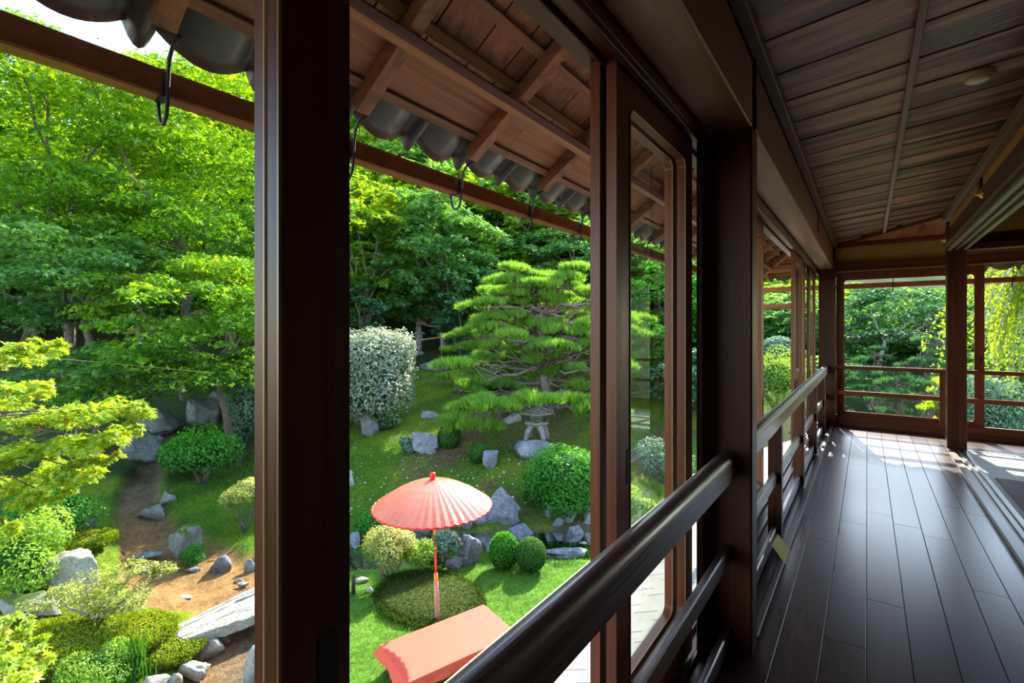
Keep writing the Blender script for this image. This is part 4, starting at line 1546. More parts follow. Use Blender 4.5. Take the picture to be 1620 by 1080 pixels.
rngp = np.random.default_rng(44)
S_, D_ = rngp.uniform(-6.2, 1.0, 420), rngp.uniform(12.8, 16.5, 420)
leaves_o = leaves('fallen_petals', wpt_np(S_, D_, ground_e(S_, D_) + .03), np.tile([0., 0, 1], (420, 1)) + rngp.normal(size=(420, 3)) * .3, .035 + .03 * rngp.random(420), np.ones(420), 'wide', plain('white_petal', (.8, .78, .72), .8), None, rngp)
tag(leaves_o, 'white fallen petals sprinkled on the mossy slope', 'petals', kind='stuff')
# ---- parasol
CLOTH = NT('salmon_paper')
_a = CLOTH.n('TexNoise', Vector=CLOTH.n('TexCoord').outputs['Object'], Scale=3.0, Detail=4.0).outputs[0]
_c = CLOTH.ramp(_a, [(.3, (.68, .17, .10)), (.7, (.76, .22, .13))])
_p = CLOTH.n('BsdfPrincipled', Base_Color=_c, Roughness=.30)
_p.inputs['Specular IOR Level'].default_value = .6
_t = CLOTH.n('BsdfTranslucent', Color=(.95, .35, .2, 1)).outputs[0]
CLOTH = CLOTH.done(CLOTH.n('MixShader', i0=.25, i1=_p.outputs[0], i2=_t).outputs[0])
RED = plain('red_lacquer', (.62, .018, .012), .3, 0, .08)
ORANGE = plain('orange_binding', (.80, .22, .03), .5, 0, .1)
BAMB = plain('dark_bamboo', (.13, .07, .04), .45, 0, .3, 14)
PINKW = plain('weathered_bamboo_holder', (.48, .22, .17), .6, 0, .25, 10)

s_, d_, e_ = at_px(692, 985, 8.25)
PB = wpt(s_, d_, float(ground_e(s_, d_)))
s_, d_, e_ = at_px(684.5, 797, 8.2)
PC = wpt(s_, d_, e_)
para = thing('parasol', 'red paper garden parasol with pleated rim beside the bench', 'parasol', tuple(PB))
NR, RR, HH = 44, .99, .42
V, F = [], []
ns = NR * 4
rings = [.03, .12, .25, .40, .55, .68, .80, .90, .97, 1.0]
for r in rings:
    for k in range(ns):
        a = 2 * math.pi * k / ns
        pl = (0, .5, 1, .5)[k % 4]
        amp = .020 * max(0, (r - .35) / .65)
        z = HH * (1 - r ** 1.75) - amp * pl
        V.append((PC.x + RR * r * math.cos(a), PC.y + RR * r * math.sin(a), PC.z + z))
for i in range(len(rings) - 1):
    for k in range(ns):
        F.append([i * ns + k, (i + 1) * ns + k, (i + 1) * ns + (k + 1) % ns, i * ns + (k + 1) % ns])
can = mobj('canopy', V, F, CLOTH, para, False)
rim = [(PC.x + RR * math.cos(2 * math.pi * k / ns), PC.y + RR * math.sin(2 * math.pi * k / ns), PC.z - .020 * (0, .5, 1, .5)[k % 4] - .006) for k in range(ns + 1)]
tubes('rim_cord', [(rim, .016)], RED, can, 6)
for k in range(NR):
    a = 2 * math.pi * (k + .0) / NR
    P1 = [(PC.x + RR * r * math.cos(a), PC.y + RR * r * math.sin(a), PC.z + HH * (1 - r ** 1.75) - .012) for r in (.04, .3, .6, .85, .985)]
    tubes('rib', [(P1, .004)], BAMB, can, 4)
V, F = lathe_geo([(.040, 0), (.048, .03), (.048, .10), (.040, .12), (.012, .125)], 20, (PC.x, PC.y, PC.z + HH - .01))
mobj('finial', V, F, RED, para, True)
top = Vector((PC.x, PC.y, PC.z + HH))
PL = (top - PB)
def pp(t):
    return PB + PL * t
tubes('pole', [([pp(.28), pp(.6), pp(.985)], .017)], BAMB, para, 10)
for t0, t1 in ((.700, .735), (.615, .655), (.515, .530)):
    tubes('binding', [([pp(t0), pp(t1)], .021)], ORANGE, para, 10)
tubes('lower_pole', [([pp(.25), pp(.50)], .0185)], RED, para, 10)
tubes('holder', [([pp(-.01), pp(.10), pp(.20), pp(.29)], [.045, .042, .042, .040])], PINKW, para, 12)
tubes('holder_ring', [([pp(.275), pp(.345)], .034)], ORANGE, para, 10)
V = []

# ---- bench
ET = -4.60
cor = []
for px_, py_ in ((599, 1020), (766, 955)):
    rx, ry = ray_dir(px_, py_)
    dd_ = ET / ry
    cor.append(np.array([rx * dd_, dd_]))
u_ = (cor[1] - cor[0])
Lb = float(np.hypot(*u_))
u_ = u_ / Lb
v_ = np.array([u_[1], -u_[0]])
Wb = .96
FELT = plain('red_felt', (.74, .095, .055), .75, 0, .05, 30, .05, .3)
BW = plain('bench_wood', (.10, .05, .03), .6, 0, .2)
A0 = cor[0]
def bpt(a, b_, e):
    q = A0 + u_ * a + v_ * b_
    return wpt(q[0], q[1], e)
gb = float(ground_e(*(A0 + u_ * Lb / 2 + v_ * Wb / 2)))
bench = thing('bench', 'low garden bench draped in red felt beside the parasol', 'bench', tuple(bpt(Lb / 2, Wb / 2, gb)))
fz = .012
V, F = [], []
ringp = []
N1, N2 = 24, 12
per = [(Lb * i / N1, 0) for i in range(N1)] + [(Lb, Wb * i / N2) for i in range(N2)] + [(Lb * (1 - i / N1), Wb) for i in range(N1)] + [(0, Wb * (1 - i / N2)) for i in range(N2)]
m_ = len(per)
cA, cB = Lb / 2, Wb / 2
for lev, (sc_, de) in enumerate(((.2, 0), (.985, 0), (1.0, -.012), (1.004, -.06), (1.01, -.135))):
    for i, (a, b_) in enumerate(per):
        g = 0
        if lev == 4:
            g = .018 * math.sin(i * 1.1)
        a2, b2 = cA + (a - cA) * sc_, cB + (b_ - cB) * sc_
        if lev >= 3:
            da, db = a - cA, b_ - cB
            if abs(da) >= Lb / 2 - 1e-6:
                a2 += (.006, .022 + g)[lev - 3] * (1 if da > 0 else -1)
            if abs(db) >= Wb / 2 - 1e-6:
                b2 += (.006, .022 + g)[lev - 3] * (1 if db > 0 else -1)
            if lev == 4 and (i == 0):
                a2 -= .05
                b2 -= .03
        V.append(bpt(a2, b2, ET + de))
for r in range(4):
    for k in range(m_):
        F.append([r * m_ + k, r * m_ + (k + 1) % m_, (r + 1) * m_ + (k + 1) % m_, (r + 1) * m_ + k])
F.append(list(range(m_))[::-1])
cl = mobj('felt_cover', V, F, FELT, bench, False)
V = [bpt(a, b_, e) for e in (ET - .055, ET - .012) for a, b_ in ((.02, .02), (Lb - .02, .02), (Lb - .02, Wb - .02), (.02, Wb - .02))]
mobj('seat_board', V, F6, BW, bench)
for a in (.12, Lb - .12):
    for b_ in (.10, Wb - .10):
        V = [bpt(a + i, b_ + j, e) for e in (gb - .02, ET - .05) for i, j in ((-.035, -.035), (.035, -.035), (.035, .035), (-.035, .035))]
        mobj('leg', V, F6, BW, bench)

# ---- snow-viewing lantern on its rock
LSTONE = stone_mat('lantern_stone', (.10, .10, .09), (.24, .235, .215), (.42, .41, .38), 7, .12)
def lantern_low(px_, py_, d):
    s, d, e = at_px(px_, py_, d)
    c = wpt(s, d, e)
    t = thing('snow_lantern', 'low snow-viewing stone lantern on a broad rock under the pine', 'stone lantern', tuple(c))
    k = d / FPX
    for q in range(4):
        a = math.pi / 4 + q * math.pi / 2 + .35
        dx, dy = math.cos(a), math.sin(a)
        pth = [(c.x + dx * r, c.y + dy * r, c.z + z) for r, z in ((.40, -.03), (.41, .10), (.36, .26), (.24, .42), (.10, .50))]
        tubes('leg', [(pth, [.085, .075, .085, .11, .12])], LSTONE, t, 8)
    V, F = lathe_geo([(.16, .40), (.34, .46), (.44, .54), (.46, .60), (.36, .63), (.24, .64)], 6, c)
    mobj('platform', V, F, LSTONE, t)
    fb, ff = lathe_geo([(.22, .63), (.22, .66)], 6, c)
    box_ = mobj('fire_box', fb, ff, LSTONE, t)
    for q in range(18):
        a = q * 2 * math.pi / 18
        tubes('slat', [([(c.x + .20 * math.cos(a), c.y + .20 * math.sin(a), c.z + .65), (c.x + .20 * math.cos(a), c.y + .20 * math.sin(a), c.z + .86)], .016)], LSTONE, box_, 4)
    V, F = lathe_geo([(.23, .85), (.60, .87), (.62, .91), (.40, .99), (.20, 1.07), (.08, 1.10)], 6, c)
    mobj('roof', V, F, LSTONE, t)
    V, F = lathe_geo([(.05, 1.09), (.09, 1.13), (.10, 1.18), (.05, 1.24), (.01, 1.27)], 12, c)
    mobj('jewel', V, F, LSTONE, t, True)


lantern_low(849, 694, 16.2)


def lantern_tall(px_, py_, d, h):
    s, d, e = at_px(px_, py_, d)
    e = float(ground_e(s, d))
    c = wpt(s, d, e)
    t = thing('stone_lantern', 'tall distant stone lantern standing before the dark wood', 'stone lantern', tuple(c))
    f = h / 1.9
    def L(name, prof, n, sm=False):
        V, F = lathe_geo([(r * f, z * f) for r, z in prof], n, c)
        return mobj(name, V, F, LSTONE, t, sm)
    L('base', [(.32, -.1), (.32, .12), (.24, .20), (.17, .24)], 6)
    L('shaft', [(.13, .22), (.12, .50), (.14, .56), (.12, .62), (.13, .95)], 14, True)
    L('platform', [(.14, .94), (.28, 1.02), (.30, 1.10), (.20, 1.13)], 6)
    L('fire_box', [(.19, 1.12), (.19, 1.38)], 6)
    L('roof', [(.18, 1.37), (.38, 1.40), (.36, 1.47), (.20, 1.56), (.08, 1.66)], 6)
    L('jewel', [(.06, 1.64), (.10, 1.70), (.11, 1.76), (.07, 1.83), (.01, 1.90)], 12, True)


lantern_tall(664, 556, 32.0, 1.85)

# barrier pole, stake, rope
def pt(px_, py_, d):
    s, d, e = at_px(px_, py_, d)
    return wpt(s, d, e)


YB = plain('yellow_bamboo', (.42, .33, .14), .5, 0, .15)
bp_ = thing('bamboo_barrier', 'thin yellow bamboo pole across the wood edge by the lantern', 'pole', tuple(pt(690, 560, 30)))
tubes('pole', [([pt(640, 541.5, 30), pt(690, 534, 30), pt(752, 526, 30)], .045)], YB, bp_, 6)
for px_ in (648, 745):
    q = pt(px_, 536, 30)
    s_, d_ = (px_ - 810) / FPX * 30, 30
    tubes('support', [([wpt(s_, d_, float(ground_e(s_, d_))), q], .03)], YB, bp_, 6)
s_, d_, e_ = spot(559, 940)
stk = tubes('wooden_stake', [([wpt(s_, d_, e_ - .1), wpt(s_, d_, e_ + .20), wpt(s_, d_, e_ + .34)], [.035, .034, .030])], M['black'], None, 10)
tag(stk, 'short black stake beside the dark door stile', 'stake')
rp = tubes('guide_rope', [([pt(85, 566, 12.5), pt(200, 577, 12.6), pt(340, 590, 12.7)], .006)], YB, None, 5)
tag(rp, 'thin rope stretched below the big maple', 'rope')

# ---- shrubs
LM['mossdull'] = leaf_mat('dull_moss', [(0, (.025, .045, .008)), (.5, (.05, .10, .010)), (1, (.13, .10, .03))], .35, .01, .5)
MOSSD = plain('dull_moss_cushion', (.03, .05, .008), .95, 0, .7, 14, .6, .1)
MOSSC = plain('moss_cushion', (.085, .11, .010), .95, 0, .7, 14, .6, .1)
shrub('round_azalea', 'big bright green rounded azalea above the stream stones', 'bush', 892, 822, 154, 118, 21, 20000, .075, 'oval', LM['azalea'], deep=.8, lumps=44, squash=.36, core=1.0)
for (x, y, w, h, sd_, lb) in ((710, 712, 36, 38, 31, 'clipped green dome right of the fractured boulder'), (757, 734, 33, 32, 32, 'small clipped dome behind the rounded pale stone'), (711, 570, 26, 24, 33, 'distant clipped ball beside the long slab rock')):
    shrub('clipped_dome', lb, 'bush', x, y, w, h, sd_, 6000, .055, 'oval', LM['dome'], 'clipped domes on the slope', deep=1.0, clip=True)
shrub('clipped_ball', 'leafy clipped ball shrub left of its darker twin on the lawn', 'bush', 797, 903, 44, 55, 34, 7000, .05, 'wide', LM['azalea'], 'clipped pair on the lawn', deep=1.0, clip=True, jit=.8)
shrub('clipped_ball', 'smooth dark clipped ball shrub at the right of the lawn pair', 'bush', 840, 908, 50, 52, 35, 9000, .03, 'oval', LM['dome'], 'clipped pair on the lawn', deep=1.0, clip=True)
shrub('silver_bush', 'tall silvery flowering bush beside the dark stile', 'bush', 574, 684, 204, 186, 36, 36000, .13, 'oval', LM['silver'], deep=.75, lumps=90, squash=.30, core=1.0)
shrub('variegated_shrub', 'cream variegated shrub below the parasol', 'shrub', 612, 928, 92, 92, 37, 9000, .045, 'oval', LM['pale'], lumps=14, squash=.42, core=.45, stem=.25)
shrub('variegated_shrub', 'pale green shrub right behind the parasol pole', 'shrub', 660, 918, 60, 66, 38, 5000, .045, 'oval', LM['lime'], lumps=10, squash=.42, core=.5, stem=.25)
shrub('teal_shrub', 'bluish green small-leaved shrub by the upright boulder', 'shrub', 702, 900, 58, 58, 39, 5000, .05, 'oval', LM['teal'], lumps=10, squash=.45, core=.5, stem=.2)
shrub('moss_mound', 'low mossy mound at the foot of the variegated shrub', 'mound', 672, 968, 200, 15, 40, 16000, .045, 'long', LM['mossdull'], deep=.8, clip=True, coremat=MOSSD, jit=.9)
shrub('low_shrub', 'low green shrub hugging the fractured boulder', 'bush', 646, 716, 28, 24, 41, 2500, .07, 'oval', LM['teal'])
shrub('low_shrub', 'dark shrub beside the square grey block', 'bush', 612, 680, 44, 36, 42, 3000, .09, 'oval', LM['dark'])
shrub('bank_shrub', 'low green shrub on the far bank left of the parasol', 'bush', 590, 842, 76, 34, 43, 5000, .05, 'oval', LM['azalea'], lumps=12)
shrub('bank_shrub', 'low green plant under the parasol on the bank', 'bush', 700, 838, 60, 22, 44, 3000, .05, 'oval', LM['azalea'])
# left side
shrub('round_azalea', 'round green azalea on the mossy ravine slope', 'bush', 305, 772, 118, 92, 50, 11000, .085, 'oval', LM['azalea'], lumps=14, core=.7, stem=.15)
shrub('bluish_bush', 'bluish shrub overhanging dark rocks by the stile', 'bush', 385, 705, 70, 120, 51, 7000, .11, 'oval', LM['teal'], lumps=12)
shrub('pale_bonsai', 'small pale-leaved gnarled shrub on the moss bank', 'shrub', 380, 850, 84, 84, 52, 5000, .045, 'oval', LM['pale'], lumps=9, squash=.4, core=.3, stem=.45)
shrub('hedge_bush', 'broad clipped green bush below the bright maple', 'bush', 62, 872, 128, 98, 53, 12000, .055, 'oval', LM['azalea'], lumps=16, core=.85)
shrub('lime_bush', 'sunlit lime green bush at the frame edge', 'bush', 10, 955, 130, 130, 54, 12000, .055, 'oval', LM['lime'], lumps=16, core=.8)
shrub('rock_fern', 'dark little shrub in front of the weathered rock', 'bush', 303, 896, 44, 32, 55, 3000, .05, 'long', LM['azalea'])
shrub('moss_hummock', 'thick golden moss hummock below the bonsai tree', 'mound', 195, 1030, 124, 24, 56, 9000, .04, 'oval', LM['moss'], clip=True, coremat=MOSSC, jit=.9)
shrub('moss_hummock', 'golden moss hummock beside the stone bridge end', 'mound', 255, 1046, 110, 24, 57, 9000, .04, 'oval', LM['moss'], clip=True, coremat=MOSSC, jit=.9)
shrub('moss_hummock', 'sunlit moss hummock at the lower frame edge', 'mound', 70, 1056, 180, 34, 58, 12000, .04, 'oval', LM['moss'], clip=True, coremat=MOSSC, jit=.9)
shrub('low_azalea', 'small-leaved yellow-green shrub at the bottom beside reeds', 'bush', 135, 1092, 110, 60, 59, 7000, .035, 'oval', LM['lime'], lumps=12, core=.8)
shrub('moss_hummock', 'green moss hummock left of the upstream sand', 'mound', 120, 872, 90, 20, 60, 6000, .05, 'oval', LM['moss'], clip=True, coremat=MOSSC, jit=.9)
# through the glass by the pillar and further right
shrub('silver_shrub', 'silvery shrub seen through the glass by the pillar', 'bush', 1056, 765, 84, 68, 61, 6000, .07, 'oval', LM['teal'], d=12.5, lumps=10)
shrub('lime_shrub', 'bright lime shrub low behind the glass door', 'bush', 1012, 842, 74, 66, 62, 6000, .05, 'wide', LM['lime'], d=9.6, lumps=10)

# reed tuft
def reed(px_, py_, label):
    rng = np.random.default_rng(77)
    s, d, e = spot(px_, py_)
    n = 130
    P = wpt_np(s + rng.normal(size=n) * .10, d + rng.normal(size=n) * .08, np.full(n, e))
    T = np.stack([rng.normal(size=n) * .10, rng.normal(size=n) * .10, np.ones(n)], -1)
    N = rng.normal(size=(n, 3)) * np.array([1, 1, .1])
    root = thing('reed_clump', label, 'plant', tuple(wpt(s, d, e)))
    leaves('blades', P, N, .45 + .25 * rng.random(n), .3 + .3 * rng.random(n), 'blade', LM['dome'], root, rng, T)


SH['blade'] = (np.array([(0, .02, 0), (0, -.02, 0), (.6, -.014, .03), (1, 0, .10)]), SH['blade'][1])
reed(206, 1076, 'upright dark reed clump at the bottom near the pale stones')

# ---- bonsai-like garden tree with open branches
def bonsai(px_, py_, label):
    rng = np.random.default_rng(8)
    s, d, e = spot(px_, py_)
    base = np.array(wpt(s, d, e))
    m = d / FPX
    root = thing('bonsai_tree', label, 'tree', tuple(base))
    R_ = np.array([CS, SN, 0])
    U_ = np.array([0, 0, 1.0])
    G_ = np.array([-SN, CS, 0])
    pads = [(-42, 74, 34), (0, 88, 40), (38, 72, 36), (72, 70, 30), (-8, 60, 30), (50, 96, 26), (20, 46, 30), (-55, 58, 24), (84, 84, 18), (45, 50, 30)]
    cs, rs_, pr_ = [], [], []
    spec = []
    fork = base + U_ * 22 * m + R_ * 4 * m
    for (x, y, r) in pads:
        c = base + R_ * x * m + U_ * y * m + G_ * rng.normal() * 14 * m
        for q in range(16):
            a, rr = rng.random() * 6.28, math.sqrt(rng.random()) * r * m
            cs.append(c + R_ * rr * math.cos(a) + G_ * rr * math.sin(a) + U_ * rng.normal() * 4 * m)
            rs_.append(r * m * .32)
            pr_.append(45)
        mid = fork * .5 + c * .5 + rng.normal(size=3) * 5 * m
        spec.append(([Vector(fork), Vector(mid), Vector(c - U_ * 4 * m)], [.030, .020, .008]))
    P, N = sprays(np.array(cs), rs_, pr_, rng, .4, .2)
    leaves('foliage', P, N, .042 * (.7 + .6 * rng.random(len(P))), .45 + rng.normal(size=len(P)) * .22, 'oval', LM['pale'], root, rng)
    tubes('trunk', [(wobble(base - U_ * .1, fork, 4, .05, rng), [.055, .05, .045, .04, .035])], BARKP, root, 8)
    tubes('branches', spec, BARKP, root, 6)


bonsai(150, 1004, 'small spreading bonsai-like tree with pale leaves on the moss')

# ---- maples of the left half
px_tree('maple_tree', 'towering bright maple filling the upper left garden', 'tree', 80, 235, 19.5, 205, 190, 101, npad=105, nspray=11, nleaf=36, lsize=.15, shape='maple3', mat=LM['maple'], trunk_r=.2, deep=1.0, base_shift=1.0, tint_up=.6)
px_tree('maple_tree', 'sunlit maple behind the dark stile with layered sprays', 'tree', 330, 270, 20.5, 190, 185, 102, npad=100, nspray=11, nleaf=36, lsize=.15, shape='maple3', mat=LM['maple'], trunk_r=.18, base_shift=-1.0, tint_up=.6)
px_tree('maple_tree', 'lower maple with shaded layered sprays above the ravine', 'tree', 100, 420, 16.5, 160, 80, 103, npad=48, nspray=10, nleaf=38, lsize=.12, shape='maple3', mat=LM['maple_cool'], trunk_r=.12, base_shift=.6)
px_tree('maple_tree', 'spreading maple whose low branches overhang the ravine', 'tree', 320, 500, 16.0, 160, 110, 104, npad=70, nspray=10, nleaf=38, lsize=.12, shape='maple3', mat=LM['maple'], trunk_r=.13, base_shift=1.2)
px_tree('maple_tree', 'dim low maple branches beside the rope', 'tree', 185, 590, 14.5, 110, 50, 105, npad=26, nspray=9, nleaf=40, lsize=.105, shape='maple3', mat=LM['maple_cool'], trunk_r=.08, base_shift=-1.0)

# near bright maple: sprays reaching in from beyond the frame
def near_maple(name, label, pads, d, trunk_px, lsize, n, seed, mat):
    rng = np.random.default_rng(seed)
    s, dd, e = at_px(trunk_px[0], trunk_px[1], d)
    base = np.array(wpt(s, d, float(ground_e(s, d))))
    root = thing(name, label, 'tree', tuple(base))
    R_ = np.array([CS, SN, 0])
    G_ = np.array([-SN, CS, 0])
    cs, rs_, pr_ = [], [], []
    topj = np.array(wpt(s, d, (520 - trunk_px[1]) / FPX * d))
    spec = [(wobble(base - np.array([0, 0, .1]), topj, 4, .03, rng), [.09, .08, .07, .06, .05])]
    for (x, y, r) in pads:
        c = np.array(pt(x, y, d + rng.normal() * .35))
        m = d / FPX
        for q in range(int(5 + r / 4)):
            a, rr = rng.random() * 6.28, math.sqrt(rng.random()) * r * m
            cs.append(c + R_ * rr * math.cos(a) + G_ * rr * math.sin(a) + np.array([0, 0, 1]) * (rng.normal() * 6 * m - .12 * rr))
            rs_.append(r * m * .34)
            pr_.append(n)
        mid = topj * .5 + c * .5 + np.array([0, 0, .15]) + rng.normal(size=3) * .06
        spec.append((wobble(topj, mid, 2, .03, rng) + [Vector(c)], [.03, .022, .015, .006]))
    P, N = sprays(np.array(cs), rs_, pr_, rng, .3, .45, None, .5)
    leaves('foliage', P, N, lsize * (.6 + .7 * rng.random(len(P))), .40 + rng.normal(size=len(P)) * .22, 'maple5', mat, root, rng)
    tubes('trunk', spec[:1], BARK, root, 8)
    tubes('branches', spec[1:], BARK, root, 6)


near_maple('young_maple', 'glowing yellow-green young maple branches reaching in low on the left',
           [(10, 556, 55), (48, 548, 38), (82, 545, 20), (20, 610, 45), (40, 655, 60), (100, 650, 50), (150, 640, 40), (190, 645, 36), (220, 650, 18), (30, 705, 60), (95, 700, 50), (150, 690, 40), (190, 680, 26), (60, 745, 50), (120, 740, 42), (160, 725, 26), (20, 770, 40), (75, 780, 26), (8, 830, 16), (-40, 640, 60), (-40, 720, 60)],
           7.2, (-170, 690), .085, 34, 61, LM['maple_new'])
near_maple('young_maple', 'sunlit young maple twigs at the bottom left frame corner',
           [(10, 985, 26), (20, 1030, 30), (50, 1050, 24), (8, 1075, 30), (60, 1015, 10), (-30, 1040, 30)], 5.2, (-260, 1060), .075, 14, 62, LM['maple_new'])

# ---- the big garden pine
def pine(name, label, base, crown_pads, d, seed, bark, trunk, nt=230, nlen=.15, mat=None, tint0=.35, tr0=.24):
    """crown_pads: (px, py, half-width px, depth offset m); trunk: list of (px, py) along the stem."""
    rng = np.random.default_rng(seed)
    m = d / FPX
    root = thing(name, label, 'tree', base)
    R_ = np.array([CS, SN, 0])
    G_ = np.array([-SN, CS, 0])
    Ps, Ts, tn = [], [], []
    spec = []
    stem = [pt(x, y, d) for x, y in trunk]
    for (x, y, w, dz) in crown_pads:
        c = np.array(pt(x, y, d + dz))
        k = int(nt * (w / 40.0) ** 1.3)
        sub_n = max(4, int(w / 5))
        sc_ = rng.normal(size=(sub_n, 2)) * .5
        j = rng.integers(0, sub_n, k)
        a = rng.random(k) * 6.28
        q = np.sqrt(rng.random(k)) * .42
        u, v = sc_[j, 0] + q * np.cos(a), sc_[j, 1] + q * np.sin(a)
        rr = np.hypot(u, v)
        h = (.22 * (1 - np.minimum(rr, 1.4) ** 2) + rng.normal(size=k) * .05 + .06 * rng.normal(size=sub_n)[j]) * w * m * .8
        P = c + np.outer(u * w * m, R_) + np.outer(v * w * m * .8, G_) + np.outer(h, [0, 0, 1])
        Ps.append(P)
        T = np.outer(u * .35, R_) + np.outer(v * .35, G_) + np.array([0, 0, 1.0]) + rng.normal(size=(k, 3)) * .18
        Ts.append(T)
        tn.append(tint0 + .18 * rng.random() + rng.normal(size=k) * .13)
        # limb from the stem to the pad
        i0 = int(np.argmin([abs((p - Vector(c)).z + .35) for p in stem]))
        st_ = stem[i0]
        mid = (st_ + Vector(c)) * .5 + Vector(rng.normal(size=3) * .18) - Vector((0, 0, .10))
        endp = Vector(c) - Vector((0, 0, .08 * w * m))
        P1 = wobble(st_, mid, 3, .07, rng) + wobble(mid, endp, 3, .07, rng)[1:]
        spec.append((P1, [max(.012, .075 * (1 - .85 * i / 6)) for i in range(7)]))
        for b2 in range(2):
            q2 = Vector(c) + Vector(R_) * float(rng.normal() * w * m * .5) + Vector(G_) * float(rng.normal() * w * m * .4)
            spec.append((wobble(mid, q2, 4, .08, rng), [.03, .026, .022, .016, .010]))
    P = np.concatenate(Ps)
    T = unit(np.concatenate(Ts))
    tn = np.concatenate(tn)
    nn = 8
    P = np.repeat(P, nn, 0)
    T = np.repeat(T, nn, 0) + rng.normal(size=(len(P), 3)) * .32
    tn = np.repeat(tn, nn)
    n = len(P)
    N = rng.normal(size=(n, 3))
    T = unit(T)
    N = unit(N - (N * T).sum(-1, keepdims=True) * T)
    B = np.cross(N, T)
    L = nlen * (.7 + .6 * rng.random(n))
    wd = .014 * (d / 20)
    V = np.stack([P + B * wd, P - B * wd, P + T * L[:, None]], 1).reshape(-1, 3)
    F = np.arange(n * 3).reshape(-1, 3)
    o = mobj('needles', V, F, mat or LM['pine'], root, False, {'tint': np.repeat(np.clip(tn, 0, 1), 3)})
    o['kind'] = 'stuff'
    tr = [tr0 * (1 - .75 * i / max(1, len(stem) - 1)) for i in range(len(stem))]
    tubes('trunk', [(stem, tr)], bark, root, 10)
    tubes('limbs', spec, bark, root, 6)
    return root


rng_ = np.random.default_rng(3)
pads = []
layers = [(446, 790, 925, 11), (464, 775, 950, 12), (484, 765, 975, 14), (506, 755, 1000, 15), (528, 745, 1010, 16), (550, 735, 1020, 16), (572, 722, 1030, 17), (594, 712, 1035, 17), (616, 705, 1040, 15), (640, 705, 1045, 13), (664, 712, 1040, 10)]
for (y, x0, x1, n) in layers:
    for k in range(n):
        x = x0 + (x1 - x0) * (k + .5) / n + rng_.normal() * 8
        if y > 630 and 800 < x < 900 and rng_.random() < .6:
            continue
        if y > 600 and 822 < x < 895 and rng_.random() < .75:
            continue
        pads.append((x, y + rng_.normal() * 6, 22 + 10 * rng_.random(), rng_.normal() * 1.3 - .3 * (y > 600) * 2))
for x, y in ((812, 447), (838, 443), (862, 441), (886, 444), (905, 450), (850, 455), (875, 458)):
    pads.append((x, y, 26, rng_.normal() * .6))
for x, y, w in ((738, 652, 30), (770, 640, 28), (800, 646, 26), (835, 636, 26), (868, 640, 26), (900, 636, 28), (930, 646, 28), (755, 676, 26), (720, 672, 24)):
    pads.append((x, y, w, -4.4 - rng_.random() * .8))
s_, d_, e_ = at_px(862, 622, 20.6)
PBASE = tuple(wpt(s_, d_, float(ground_e(s_, d_))))
_gy = 520 - float(ground_e(s_, d_)) / d_ * FPX
pine('garden_pine', 'wide layered pine with reddish trunk spreading over the lantern', PBASE, pads, 20.6, 71, BARKR,
     [(866, _gy + 3), (862, 604), (858, 585), (872, 566), (866, 540), (850, 520), (856, 495), (848, 470), (852, 450)], nt=430, nlen=.26)
s_, d_, e_ = at_px(702, 545, 30)
_gy = 520 - float(ground_e(s_, d_)) / d_ * FPX
pine('wood_edge_pine', 'slim dark pine with pale bent trunk beside the distant lantern', tuple(wpt(s_, d_, float(ground_e(s_, d_)))),
     [(690, 480, 24, 0), (720, 478, 22, .4), (668, 490, 18, -.3), (705, 468, 22, .3), (735, 492, 18, 0), (650, 505, 14, -.2), (680, 500, 16, .3)], 30, 72, BARKP,
     [(701, _gy + 2), (699, 530), (697, 515), (706, 500), (712, 490), (700, 478)], nt=260, nlen=.22, mat=LM['dark'], tr0=.11)

# ---- wood behind
kwF = dict(npad=40, nspray=8, nleaf=26, shape='wide', padr=.36)
px_tree('maple_tree', 'glowing yellow-green maple right of the dark stile', 'tree', 578, 400, 27, 70, 120, 111, npad=60, nspray=9, nleaf=32, lsize=.21, shape='maple3', mat=LM['maple'], trunk_r=.18, tint_up=.8)
px_tree('maple_tree', 'bluish green layered maple above the distant lantern', 'tree', 690, 395, 29, 95, 100, 112, npad=74, nspray=10, nleaf=32, lsize=.21, shape='maple3', mat=LM['maple_cool'], trunk_r=.14, droop=.6, base_shift=1.8)
px_tree('maple_tree', 'tawny green maple crown below the gutter', 'tree', 665, 320, 36, 75, 50, 113, npad=40, nspray=9, nleaf=28, lsize=.25, shape='maple3', mat=LM['maple'], trunk_r=.2)
px_tree('wood_tree', 'bright broadleaf tree behind the pine top left', 'tree', 775, 375, 37, 75, 75, 114, lsize=.26, mat=LM['wood'], trunk_r=.2, **kwF)
px_tree('wood_tree', 'leafy tree with a tall dark trunk behind the pine', 'tree', 838, 330, 40, 70, 60, 115, lsize=.27, mat=LM['wood'], trunk_r=.28, **kwF)
px_tree('wood_tree', 'pale green feathery tree behind the pine beside the orange stile', 'tree', 915, 400, 34, 80, 60, 116, lsize=.24, mat=LM['maple_cool'], trunk_r=.2, **kwF)
px_tree('dark_evergreen', 'dark evergreen between bluish maple and garden pine', 'tree', 730, 505, 27, 42, 60, 117, lsize=.2, mat=LM['dark'], trunk_r=.14, npad=30, nspray=8, nleaf=26, shape='wide')
px_tree('dark_evergreen', 'dark evergreen at the wood edge left of the lantern', 'tree', 572, 490, 25, 34, 46, 118, lsize=.18, mat=LM['dark'], trunk_r=.12, npad=24, nspray=8, nleaf=26, shape='wide')
px_tree('wood_tree', 'leafy tree seen through the glass door above the shrubs', 'tree', 1050, 470, 27, 70, 60, 119, lsize=.2, mat=LM['azalea'], trunk_r=.16, **kwF)
px_tree('wood_tree', 'low broadleaf tree seen through the glass beside the stile', 'tree', 1020, 540, 22, 60, 50, 120, lsize=.17, mat=LM['azalea'], trunk_r=.12, **kwF)
